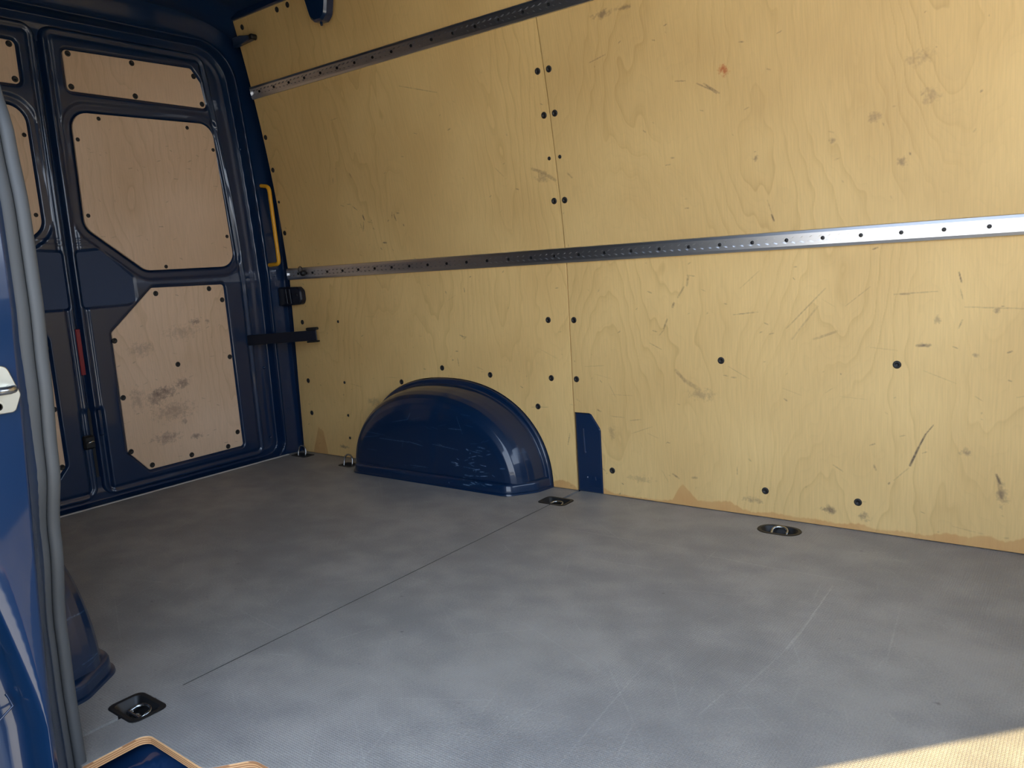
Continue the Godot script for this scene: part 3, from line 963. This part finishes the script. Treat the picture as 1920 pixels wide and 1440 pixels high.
# ------------------------------------------------------------------ roof
func build_ceiling() -> void:
	var root := thing("ceiling", "dark blue painted steel roof of the van with cross bows", "ceiling", Vector3.ZERO, "", "structure")
	var skin := sheet(160, 60, func(u: float, v: float) -> Vector3:
		var x := lerpf(-0.03, 3.32, u)
		var z := lerpf(0.13, 1.62, v)
		var s := absf(z - 0.85) / 0.72
		var y := 1.892 - 0.074 * pow(s, 6.0)
		y -= 0.05 * smoothstep(0.14, 0.0, x)
		y += 0.006 * sin(x * 26.0) * smoothstep(0.95, 0.6, s) * smoothstep(0.12, 0.3, x)
		return Vector3(x, y, z), true)
	put_mesh("roof_skin", skin, M.blue, root)
	var top := Builder.new()
	top.box(Vector3(1.62, 1.955, 0.85), Vector3(3.6, 0.04, 1.95), 0.0)
	top.box(Vector3(1.62, 1.89, -0.02), Vector3(3.5, 0.10, 0.30), 0.0)
	put_mesh("outer_roof", top.done(), M.blue, root)
	# rail that covers the top edge of the lining
	var rail := Builder.new()
	rail.box(Vector3(1.70, 1.834, 0.172), Vector3(3.24, 0.030, 0.016), 0.004)
	put_mesh("roof_rail", rail.done(), M.blue, root)
	for x in [1.52, 2.42]:
		var bow := Builder.new()
		bow.box(Vector3(x, 1.868, 0.85), Vector3(0.09, 0.04, 1.36), 0.012)
		put_mesh("roof_bow", bow.done(), M.blue, root)
	# the bow that ends in a rounded tongue over the lining
	var b := Builder.new()
	b.slab(fillet([Vector2(0.544, 1.862), Vector2(0.556, 1.790), Vector2(0.582, 1.712), Vector2(0.606, 1.692), Vector2(0.648, 1.690), Vector2(0.670, 1.708), Vector2(0.684, 1.770), Vector2(0.690, 1.862)], [0, 0.05, 0.03, 0.018, 0.018, 0.03, 0.05, 0], 5), Vector3.ZERO, Vector3.RIGHT, Vector3.UP, Vector3.BACK, 0.205, 0.168, 0.008)
	b.box(Vector3(0.617, 1.858, 0.85), Vector3(0.13, 0.045, 1.36), 0.012)
	b.tube(PackedVector3Array([Vector3(0.630, 1.700, 0.19), Vector3(0.632, 1.683, 0.19), Vector3(0.634, 1.679, 0.19)]), 0.005, 10)
	var end := put_mesh("roof_bow", b.done(), M.blue, root)
	end.set_meta("label", "roof bow ending in a rounded tongue with a small pin")

# ------------------------------------------------------------------ near side: pillar, header, bulkhead
static func pillar_crease(y: float) -> float:
	return lerpf(1.779, 1.745, smoothstep(0.05, 0.85, y))

static func pillar_outer(y: float) -> float:
	return 1.786 + 0.10 * smoothstep(0.06, 0.75, y)

static func seal_x(y: float) -> float:
	var ys := [-0.2, -0.02, 0.12, 0.236, 0.406, 0.531, 0.663, 0.775, 0.90, 1.0, 1.10, 1.9]
	var xs := [1.600, 1.591, 1.590, 1.596, 1.627, 1.660, 1.676, 1.686, 1.688, 1.676, 1.648, 1.62]
	for i in ys.size() - 1:
		if y <= ys[i + 1]:
			return lerpf(xs[i], xs[i + 1], smoothstep(ys[i], ys[i + 1], y))
	return xs[-1]

func build_wall_right() -> void:
	var root := thing("wall_right", "dark blue painted steel door pillar beside the open side door", "door pillar", Vector3.ZERO, "", "structure")
	var ring := func(y: float) -> PackedVector2Array:
		var s := seal_x(y)
		var c := pillar_crease(y)
		var o := maxf(pillar_outer(y), c + 0.012)
		var jx := maxf(1.70, s + 0.02)
		return PackedVector2Array([Vector2(s - 0.12, 1.672), Vector2(s - 0.03, 1.690), Vector2(s - 0.012, 1.696), Vector2(s - 0.004, 1.704), Vector2(s - 0.004, 1.722), Vector2(jx - 0.012, c - 0.006), Vector2(jx - 0.003, c - 0.002), Vector2(jx, c + 0.003), Vector2(jx + 0.003, (c + o) * 0.5), Vector2(jx, o - 0.006), Vector2(jx - 0.006, o), Vector2(jx - 0.03, o + 0.006), Vector2(jx - 0.05, o + 0.010), Vector2(jx - 0.056, o + 0.03), Vector2(jx - 0.06, 1.905), Vector2(jx - 0.09, 1.915)])
	var n := 96
	var m := 15
	var pillar := sheet(m, n, func(u: float, v: float) -> Vector3:
		var y := lerpf(-0.12, 1.80, v)
		var p: Vector2 = ring.call(y)[roundi(u * m)]
		return Vector3(p.x, y, p.y), true)
	put_mesh("door_pillar", pillar, M.blue, root)
	var b := Builder.new()
	b.box(Vector3(0.72, 0.88, 1.81), Vector3(1.70, 2.05, 0.19), 0.0)
	b.box(Vector3(2.42, 1.86, 1.74), Vector3(1.80, 0.16, 0.30), 0.01)
	b.box(Vector3(3.16, 0.88, 1.80), Vector3(0.36, 2.05, 0.20), 0.01)
	put_mesh("side_skin", b.done(), M.blue, root)
	# pressed hooks low on the pillar's outer side
	var h := Builder.new()
	for a in [[0.255, 1.834], [0.178, 1.822]]:
		h.tube(PackedVector3Array([Vector3(1.655, a[0] + 0.02, a[1] - 0.006), Vector3(1.660, a[0], a[1] - 0.012), Vector3(1.655, a[0] - 0.02, a[1] + 0.014)]), 0.0018, 6)
	put_mesh("pressed_edge", h.done(), M.blue, root)
	var w := thing("wall_front", "bulkhead behind the driver's cab", "bulkhead", Vector3.ZERO, "", "structure")
	# four panels leave an opening for the added window
	for p in [[0.28, 0.85, 0.80, 1.76], [1.785, 0.85, 0.27, 1.76], [1.165, 0.09, 0.97, 0.24], [1.165, 1.61, 0.97, 0.24]]:
		var f := Builder.new()
		f.box(Vector3(3.335, p[0], p[1]), Vector3(0.05, p[2], p[3]), 0.0)
		put_mesh("bulkhead_panel", f.done(), M.blue, w)
	var added_glazing := thing("window_1", "wide unseen window added in the bulkhead to light the rear doors", "window", Vector3(3.335, 1.165, 0.85), "", "structure")  # out of view, added so that more light reaches the rear
	var added_pane := Builder.new()
	added_pane.box(Vector3.ZERO, Vector3(0.005, 0.97, 1.28), 0.0)
	put_mesh("added_pane", added_pane.done(), M.glass, added_glazing)
	for e in [[0.0, 0.475, 0.02, 1.28], [0.0, -0.475, 0.02, 1.28], [0.63, 0.0, 0.93, 0.02], [-0.63, 0.0, 0.93, 0.02]]:
		var bar := Builder.new()
		bar.box(Vector3(0, e[1], e[0]), Vector3(0.06, e[2], e[3]), 0.004)
		put_mesh("added_window_frame", bar.done(), M.black, added_glazing)
	# rubber weatherstrip: a bulb and a lip
	var seal := thing("door_seal", "grey rubber weatherstrip running up the side door pillar", "weatherstrip", Vector3(1.62, -0.1, 1.72))
	var bulb := PackedVector3Array()
	var lip := PackedVector3Array()
	for k in 80:
		var y := lerpf(-0.11, 1.78, k / 79.0)
		var s := seal_x(y)
		bulb.append(Vector3(s - 0.006, y, 1.7275) - seal.position)
		lip.append(Vector3(s + 0.002, y, 1.7065) - seal.position)
	var s1 := Builder.new()
	s1.tube(bulb, 0.0135, 16, true, 1.0, Vector3.RIGHT)
	put_mesh("bulb", s1.done(), M.rubber, seal)
	var s2 := Builder.new()
	s2.tube(lip, 0.0095, 12, true, 0.8, Vector3.RIGHT)
	put_mesh("lip", s2.done(), M.rubber, seal)
	# striker
	var st := thing("striker_plate", "pale metal latch striker plate bolted to the door pillar", "latch striker", Vector3(1.703, 0.652, 1.782))
	var p := Builder.new()
	p.slab(fillet([Vector2(-0.030, -0.010), Vector2(-0.020, -0.034), Vector2(0.026, -0.034), Vector2(0.026, 0.034), Vector2(-0.016, 0.034)], [0.008, 0.008, 0.008, 0.008, 0.012], 4), Vector3.ZERO, Vector3.BACK, Vector3.UP, Vector3.RIGHT, 0.004, -0.002, 0.0012)
	put_mesh("plate", p.done(), M.zinc, st)
	for y in [-0.023, 0.023]:
		var q := Builder.new()
		q.lathe(PackedVector2Array([Vector2(0, 0.004), Vector2(0.005, 0.004), Vector2(0.0055, 0.007), Vector2(0.009, 0.007), Vector2(0.010, 0.004)]), Vector3(0, y, 0.002), Vector3.RIGHT, 14, false)
		put_mesh("bolt", q.done(), M.zinc, st)
	var loop := Builder.new()
	loop.tube(PackedVector3Array([Vector3(0.004, 0.0, -0.016), Vector3(0.016, 0.0, -0.016), Vector3(0.022, 0.0, -0.010), Vector3(0.022, 0.0, 0.012), Vector3(0.016, 0.0, 0.018), Vector3(0.004, 0.0, 0.018)]), 0.006, 12)
	put_mesh("loop", loop.done(), M.steel, st)
	# side step
	var step := thing("entry_step", "dark blue painted step well below the plywood cut-out", "step", Vector3(1.75, -0.03, 1.66), "", "structure")
	var tread := sheet(140, 40, func(u: float, v: float) -> Vector3:
		var x := lerpf(1.575, 2.96, u)
		var z := lerpf(1.50, 1.86, v)
		var y := -0.020 - 0.012 * smoothstep(1.58, 1.63, z)
		var d := Vector2(x - 1.70, z - 1.665)
		y -= 0.010 * (1.0 - smoothstep(0.055, 0.068, d.length()))
		y += 0.004 * (1.0 - smoothstep(0.025, 0.036, d.length()))
		y -= 0.05 * smoothstep(1.80, 1.86, z)
		return Vector3(x, y, z) - step.position, false)
	put_mesh("tread", tread, M.blue, step)
	var base := Builder.new()
	base.box(Vector3(2.26, -0.11, 1.68) - step.position, Vector3(1.42, 0.05, 0.36), 0.0)
	put_mesh("sill", base.done(), M.blue, step)

# ------------------------------------------------------------------ outside
func build_outside() -> void:
	var g := Builder.new()
	g.box(Vector3(2.0, -0.66, 2.0), Vector3(60, 0.1, 60), 0.0)
	var ground := put_mesh("ground", g.done(), M.ground)
	tag(ground, "pale sunlit paving that the van stands on", "ground", "", "structure")
	# the side door, slid open along the outside
	var door := thing("sliding_door", "dark blue side door slid open along the outside of the van", "van door", Vector3(1.1, -0.2, 1.99))
	var b := Builder.new()
	b.box(Vector3(1.12, 0.80, 1.985) - door.position, Vector3(1.34, 1.96, 0.07), 0.02)
	put_mesh("shell", b.done(), M.blue, door)
	var s := Builder.new()
	s.box(Vector3(1.10, 0.80, 1.94) - door.position, Vector3(1.22, 1.86, 0.02), 0.006)
	put_mesh("inner_trim", s.done(), M.black, door)
	for y in [0.1, 1.1]:
		var a := Builder.new()
		a.box(Vector3(0.62, y, 1.936) - door.position, Vector3(0.10, 0.05, 0.03), 0.006)
		put_mesh("guide_arm", a.done(), M.bolt, door)

# ------------------------------------------------------------------ lashing rails
func rail_mesh(x0: float, x1: float, first: float) -> ArrayMesh:
	# cross-section in (height, depth); the slot widens to a round seat every pitch
	var b := Builder.new()
	var pitch := 0.0239
	var n := int((x1 - x0) / (pitch / 8.0))
	var half := 0.0245
	var prev: Array = []
	for i in n + 1:
		var x := lerpf(x0, x1, float(i) / n)
		var k := roundf((x - first) / pitch)
		var dx := absf(x - first - k * pitch)
		var w := 0.0052
		if dx < 0.0094:
			w = maxf(w, sqrt(0.0094 * 0.0094 - dx * dx))
		var row: Array = []
		for s in [1.0, -1.0]:
			row.append([Vector3(x, half * s, 0.0), Vector3(x, half * s, 0.0075), Vector3(x, (half - 0.0012) * s, 0.009), Vector3(x, (half - 0.0085) * s, 0.0115), Vector3(x, (half - 0.0095) * s, 0.0115), Vector3(x, w * s, 0.0115), Vector3(x, w * s, 0.0045), Vector3(x, 0, 0.0045)])
		if not prev.is_empty():
			for s in 2:
				var sg := 1.0 if s == 0 else -1.0
				for j in 7:
					var p: Vector3 = prev[s][j]
					var q: Vector3 = prev[s][j + 1]
					var hint: Vector3 = [Vector3(0, sg, 0), Vector3(0, sg, 0.4), Vector3(0, 0.4 * sg, 1), Vector3(0, 0, 1), Vector3(0, 0, 1), Vector3(0, -sg, 0.0), Vector3(0, 0, 1)][j]
					b.group = j + 1 + s * 10
					b.quad(p, row[s][j], row[s][j + 1], q, hint)
		else:
			b.group = -1
		prev = row
	b.group = -1
	for e in [x0, x1]:
		b.quad(Vector3(e, -half, 0), Vector3(e, half, 0), Vector3(e, half - 0.009, 0.0115), Vector3(e, -half + 0.009, 0.0115), Vector3(-1 if e == x0 else 1, 0, 0))
	return b.done()

func build_rails() -> void:
	var bolt := Builder.new()
	bolt.lathe(PackedVector2Array([Vector2(0, 0.0012), Vector2(0.0022, 0.0012), Vector2(0.0026, 0.003), Vector2(0.0048, 0.0026), Vector2(0.0055, 0.0)]), Vector3.ZERO, Vector3.BACK, 12, false)
	var bm := bolt.done()
	for k in 2:
		var y: float = [0.803, 1.550][k]
		var t := thing("cargo_rail", ["aluminium lashing rail running level with the foot of the yellow handle", "aluminium lashing rail running high on the plywood just under the roof"][k], "cargo rail", Vector3(0, y, lean(y)), "lashing rails on the plywood")
		var nrm := lean_normal(y)
		t.basis = Basis(Vector3.RIGHT, nrm.cross(Vector3.RIGHT), nrm)
		var x0 := wall_edge(y) + 0.002
		var body := rail_mesh(x0, 3.29, 1.5605)
		put_mesh("track", body, M.rail, t)
		var x := 1.5605 - 15 * 0.0956
		while x < 3.28:
			if x > x0 + 0.01:
				var o := put_mesh("bolt", bm, M.bolt, t)
				o.position = Vector3(x, 0, 0.0045)
			x += 0.0956
	# a stud fitting left in the lower rail
	var f := thing("rail_fitting", "small round stud fitting with a loose ring at the rear end of the lower rail", "rail fitting", Vector3(0.170, 0.803, 0.016))
	var s := Builder.new()
	s.lathe(PackedVector2Array([Vector2(0, 0.012), Vector2(0.008, 0.011), Vector2(0.012, 0.006), Vector2(0.012, -0.004)]), Vector3.ZERO, Vector3.BACK, 16)
	put_mesh("stud", s.done(), M.bolt, f)
	var g := Builder.new()
	var path := PackedVector3Array()
	for i in 17:
		var a := TAU * i / 16.0
		path.append(Vector3(cos(a) * 0.013 - 0.004, sin(a) * 0.013 + 0.016, 0.010))
	g.tube(path, 0.0018, 8, false, 1.0, Vector3.BACK)
	put_mesh("ring", g.done(), M.bolt, f)

# ------------------------------------------------------------------ wheel arches
func build_arches() -> void:
	# rings from the lining outwards: how far in from the outline, how far from the wall
	var rings := [[0.000, -0.030], [0.000, 0.006], [0.002, 0.010], [0.006, 0.012], [0.013, 0.012], [0.018, 0.014], [0.021, 0.020], [0.024, 0.040], [0.029, 0.065], [0.036, 0.090], [0.046, 0.110], [0.060, 0.127], [0.078, 0.138], [0.100, 0.1435], [0.14, 0.146], [0.20, 0.1475], [0.27, 0.1485], [0.34, 0.149], [0.3719, 0.149]]
	var nt := 84
	for near in [false, true]:
		var t := thing("wheel_arch", "scratched dark blue wheel arch between the floor and the plywood wall" if not near else "blue wheel arch next to the grey rubber weatherstrip of the side door", "wheel arch", Vector3(ARCH_C, 0, 1.675 if near else 0.0), "wheel arches")
		var at := func(p: Vector3) -> Vector3: return Vector3(p.x, p.y, -p.z if near else p.z)
		var body := sheet(nt, 110, func(u: float, v: float) -> Vector3:
			var r := v * (rings.size() - 1)
			var i := mini(int(r), rings.size() - 2)
			var inset: float = lerpf(rings[i][0], rings[i + 1][0], r - i)
			var z: float = lerpf(rings[i][1], rings[i + 1][1], r - i)
			var o := arch_outline(u)
			var k := 1.0 - inset / ARCH_B
			# the sides draw in less than the crown
			var kx := 1.0 - inset * (1.0 if v < 0.7 else 1.0) / (ARCH_A if inset < 0.1 else ARCH_B)
			if inset >= 0.1:
				kx = (1.0 - 0.1 / ARCH_A) * (1.0 - (inset - 0.1) / (ARCH_B - 0.1))
			var p := Vector3(o.x * kx, o.y * k, z)
			# weld seam: the rear half stands a little prouder
			var seam := smoothstep(0.012, -0.012, p.x - 0.045 + 0.25 * (0.16 - p.y) * smoothstep(0.16, 0.0, p.y) - 0.35 * maxf(0.0, p.y - 0.22))
			p.z += 0.0028 * seam * smoothstep(0.02, 0.07, z)
			p.y += 0.0022 * seam * smoothstep(0.02, 0.05, z) * smoothstep(0.2, 0.3, p.y)
			return at.call(p), not near)
		put_mesh("dome", body, M.arch, t)
		# plinth along the foot
		var b := Builder.new()
		var levels := [[0.010, 0.0005], [0.009, 0.006], [0.004, 0.008], [0.003, 0.030], [0.000, 0.036], [-0.006, 0.039], [-0.02, 0.040]]
		for l in levels.size() - 1:
			var lo := arch_foot(levels[l][0])
			var hi := arch_foot(levels[l + 1][0])
			b.group = l + 1 if l < 2 else 8
			for i in range(1, lo.size()):
				var p := lo[i]
				var q := lo[(i + 1) % lo.size()]
				var p2 := hi[i]
				var q2 := hi[(i + 1) % lo.size()]
				if i == lo.size() - 1 and false:
					continue
				var hint := Vector3((p.x + q.x) * 0.5 - ARCH_C, 0.15, (p.y + q.y) * 0.5 + 0.2)
				if levels[l + 1][1] - levels[l][1] < 0.004:
					hint = Vector3.UP
				b.quad(at.call(Vector3(p.x - ARCH_C, levels[l][1], p.y)), at.call(Vector3(q.x - ARCH_C, levels[l][1], q.y)), at.call(Vector3(q2.x - ARCH_C, levels[l + 1][1], q2.y)), at.call(Vector3(p2.x - ARCH_C, levels[l + 1][1], p2.y)), at.call(hint))
		put_mesh("plinth", b.done(), M.arch, t)

# ------------------------------------------------------------------ lashing eyes in the floor
func build_ties() -> void:
	var labels := ["lashing eye with its ring standing up in the corner by the rear door frame", "lashing eye with its ring standing up at the rear foot of the wheel arch", "flush black lashing eye on the end of the floor seam", "oval black lashing eye with a shiny ring set along the bare plywood wall", "flush black lashing eye beside the step cut-out"]
	var n := 0
	for s in tie_spots():
		var t := thing("lashing_eye", labels[n], "lashing eye", Vector3(s[0], 0, s[1]), "lashing eyes let into the floor")
		n += 1
		var local: Array = s.duplicate()
		local[0] = 0.0
		local[1] = 0.0
		var b := Builder.new()
		# rim, then the sides and bottom of the cup
		var steps := [[0.000, -0.004], [0.000, 0.0010], [-0.002, 0.0018], [-0.009, 0.0014], [-0.012, -0.002], [-0.017, -0.018], [-0.022, -0.021]]
		var prev := PackedVector2Array()
		for k in steps.size():
			var o := tie_outline(local, steps[k][0] - 0.0006)
			if not prev.is_empty():
				b.group = 3 if k > 3 else k + 5
				for i in o.size():
					var j := (i + 1) % o.size()
					var hint := Vector3(prev[i].x, 0.0, prev[i].y) if k == 1 else Vector3.UP if k <= 3 else Vector3(-prev[i].x, 0.02, -prev[i].y)
					b.quad(Vector3(prev[i].x, steps[k - 1][1], prev[i].y), Vector3(prev[j].x, steps[k - 1][1], prev[j].y), Vector3(o[j].x, steps[k][1], o[j].y), Vector3(o[i].x, steps[k][1], o[i].y), hint)
			prev = o
		b.group = -1
		for i in prev.size():
			var j := (i + 1) % prev.size()
			b.tri(Vector3(0, -0.021, 0), Vector3(prev[i].x, -0.021, prev[i].y), Vector3(prev[j].x, -0.021, prev[j].y), Vector3.UP)
		put_mesh("recess_cup", b.done(), M.black, t)
		var screw := Builder.new()
		screw.lathe(PackedVector2Array([Vector2(0, -0.0155), Vector2(0.004, -0.0155), Vector2(0.008, -0.017), Vector2(0.009, -0.021)]), Vector3(-0.006, 0, 0.002), Vector3.UP, 12)
		put_mesh("screw", screw.done(), M.steel, t)
		for x in [-0.016, 0.016]:
			var clip := Builder.new()
			clip.box(Vector3(x, -0.015, 0.006), Vector3(0.008, 0.012, 0.012), 0.003)
			put_mesh("clip", clip.done(), M.steel, t)
		# D-shaped ring, hinged along x
		var path := PackedVector3Array()
		var tilt: float = deg_to_rad(-78.0 if s[4] and not s[5] else -32.0 if s[5] else -8.0)
		var w := 0.025 if s[4] and not s[5] else 0.021
		var long := 0.056 if s[4] and not s[5] else 0.03
		for a in [[-w, 0.0], [-w, 0.4], [-w * 0.98, 0.62], [-w * 0.75, 0.86], [-w * 0.4, 0.98], [0.0, 1.0], [w * 0.4, 0.98], [w * 0.75, 0.86], [w * 0.98, 0.62], [w, 0.4], [w, 0.0], [0.0, 0.0], [-w, 0.0]]:
			path.append(Vector3(a[0], -0.012 - sin(tilt) * long * a[1], 0.008 - cos(tilt) * long * a[1]))
		var ring := Builder.new()
		ring.tube(path, 0.0036, 8, false, 1.0, Vector3(0.3, 0.4, 1.0))
		put_mesh("ring", ring.done(), M.steel, t)

# ------------------------------------------------------------------ handle, hinge, strap
func bend(corners: Array, r: float, seg := 6) -> PackedVector3Array:
	var out := PackedVector3Array([corners[0]])
	for i in range(1, corners.size() - 1):
		var p: Vector3 = corners[i]
		var a: Vector3 = p + (corners[i - 1] - p).normalized() * r
		var b: Vector3 = p + (corners[i + 1] - p).normalized() * r
		for k in seg + 1:
			var t := float(k) / seg
			out.append(a.lerp(p, t).lerp(p.lerp(b, t), t))
	out.append(corners[-1])
	return out

func build_fittings() -> void:
	var h := thing("grab_handle", "yellow tubular grab handle upright on the rear pillar", "grab handle", Vector3(0.0, 0.85, 0.06))
	var b := Builder.new()
	b.tube(bend([Vector3(-0.018, 1.190, 0.058), Vector3(0.047, 1.178, 0.054), Vector3(0.064, 0.849, 0.054), Vector3(-0.012, 0.848, 0.056)].map(func(p: Vector3) -> Vector3: return p - h.position), 0.02), 0.0085, 14, true, 1.0, Vector3(0, 0.3, 1))
	put_mesh("bar", b.done(), M.yellow, h)
	for y in [1.190, 0.848]:
		var f := Builder.new()
		f.lathe(PackedVector2Array([Vector2(0, 0.006), Vector2(0.011, 0.005), Vector2(0.014, 0.0), Vector2(0.014, -0.02)]), Vector3(-0.010, y, 0.057) - h.position, Vector3.RIGHT, 14)
		put_mesh("foot", f.done(), M.blue, h)
	# hinge block on the pillar
	var g := thing("catch_block", "black rounded catch block on the pillar just below the lower rail", "catch block", Vector3(0.08, 0.70, 0.03))
	var c := Builder.new()
	c.slab(fillet([Vector2(0.0, 0.664), Vector2(0.146, 0.670), Vector2(0.158, 0.690), Vector2(0.156, 0.730), Vector2(0.135, 0.746), Vector2(0.0, 0.748)], [0.01, 0.02, 0.015, 0.02, 0.02, 0.01], 5), -g.position, Vector3.RIGHT, Vector3.UP, Vector3.BACK, 0.030, 0.004, 0.006)
	put_mesh("block", c.done(), M.strap, g)
	for x in [0.062, 0.088]:
		var p := Builder.new()
		p.tube(PackedVector3Array([Vector3(x, 0.738, 0.033), Vector3(x + 0.004, 0.676, 0.033)].map(func(q: Vector3) -> Vector3: return q - g.position)), 0.003, 8)
		put_mesh("pin", p.done(), M.strap, g)
	var sc := Builder.new()
	sc.lathe(PackedVector2Array([Vector2(0, 0.003), Vector2(0.005, 0.0025), Vector2(0.007, 0.0)]), Vector3(0.128, 0.712, 0.030) - g.position, Vector3.BACK, 12)
	put_mesh("screw", sc.done(), M.bolt, g)
	# door check strap with its stop
	var s := thing("door_check_strap", "black door check strap with a square stop reaching past the plywood edge", "door strap", Vector3(0.1, 0.54, 0.08))
	var d := Builder.new()
	var far := Vector3(0.262, 0.540, 0.050)
	var back := Vector3(-0.035, 0.530, 0.185)
	var along := (far - back).normalized()
	var turn := Basis(along, along.cross(Vector3.DOWN).normalized().cross(along).normalized(), along.cross(Vector3.UP).normalized() * -1.0).orthonormalized()
	d.box((far + back) * 0.5 - s.position, Vector3(far.distance_to(back), 0.044, 0.008), 0.002, turn)
	put_mesh("strap", d.done(), M.strap, s)
	var e := Builder.new()
	e.box(far - along * 0.018 + Vector3(0, 0.028, 0) - s.position, Vector3(0.052, 0.012, 0.020), 0.003, turn)
	put_mesh("stop", e.done(), M.black, s)
	e = Builder.new()
	e.box(far - along * 0.018 + Vector3(0, -0.026, 0) - s.position, Vector3(0.052, 0.007, 0.020), 0.002, turn)
	put_mesh("stop", e.done(), M.black, s)
	# peg near the roof
	var k := thing("pillar_peg", "small dark blue tapered peg sticking out of the pillar near the roof", "peg", Vector3(0.12, 1.73, 0.175))
	var q := Builder.new()
	q.slab(PackedVector2Array([Vector2(0.085, 1.716), Vector2(0.205, 1.722), Vector2(0.207, 1.738), Vector2(0.13, 1.752), Vector2(0.085, 1.752)]), -k.position, Vector3.RIGHT, Vector3.UP, Vector3.BACK, 0.185, 0.165, 0.003)
	put_mesh("arm", q.done(), M.blue, k)
	var tip := Builder.new()
	tip.lathe(PackedVector2Array([Vector2(0, 0.014), Vector2(0.009, 0.013), Vector2(0.011, 0.009), Vector2(0.011, -0.012)]), Vector3(0.210, 1.731, 0.177) - k.position, Vector3.BACK, 14)
	put_mesh("tip", tip.done(), M.black, k)
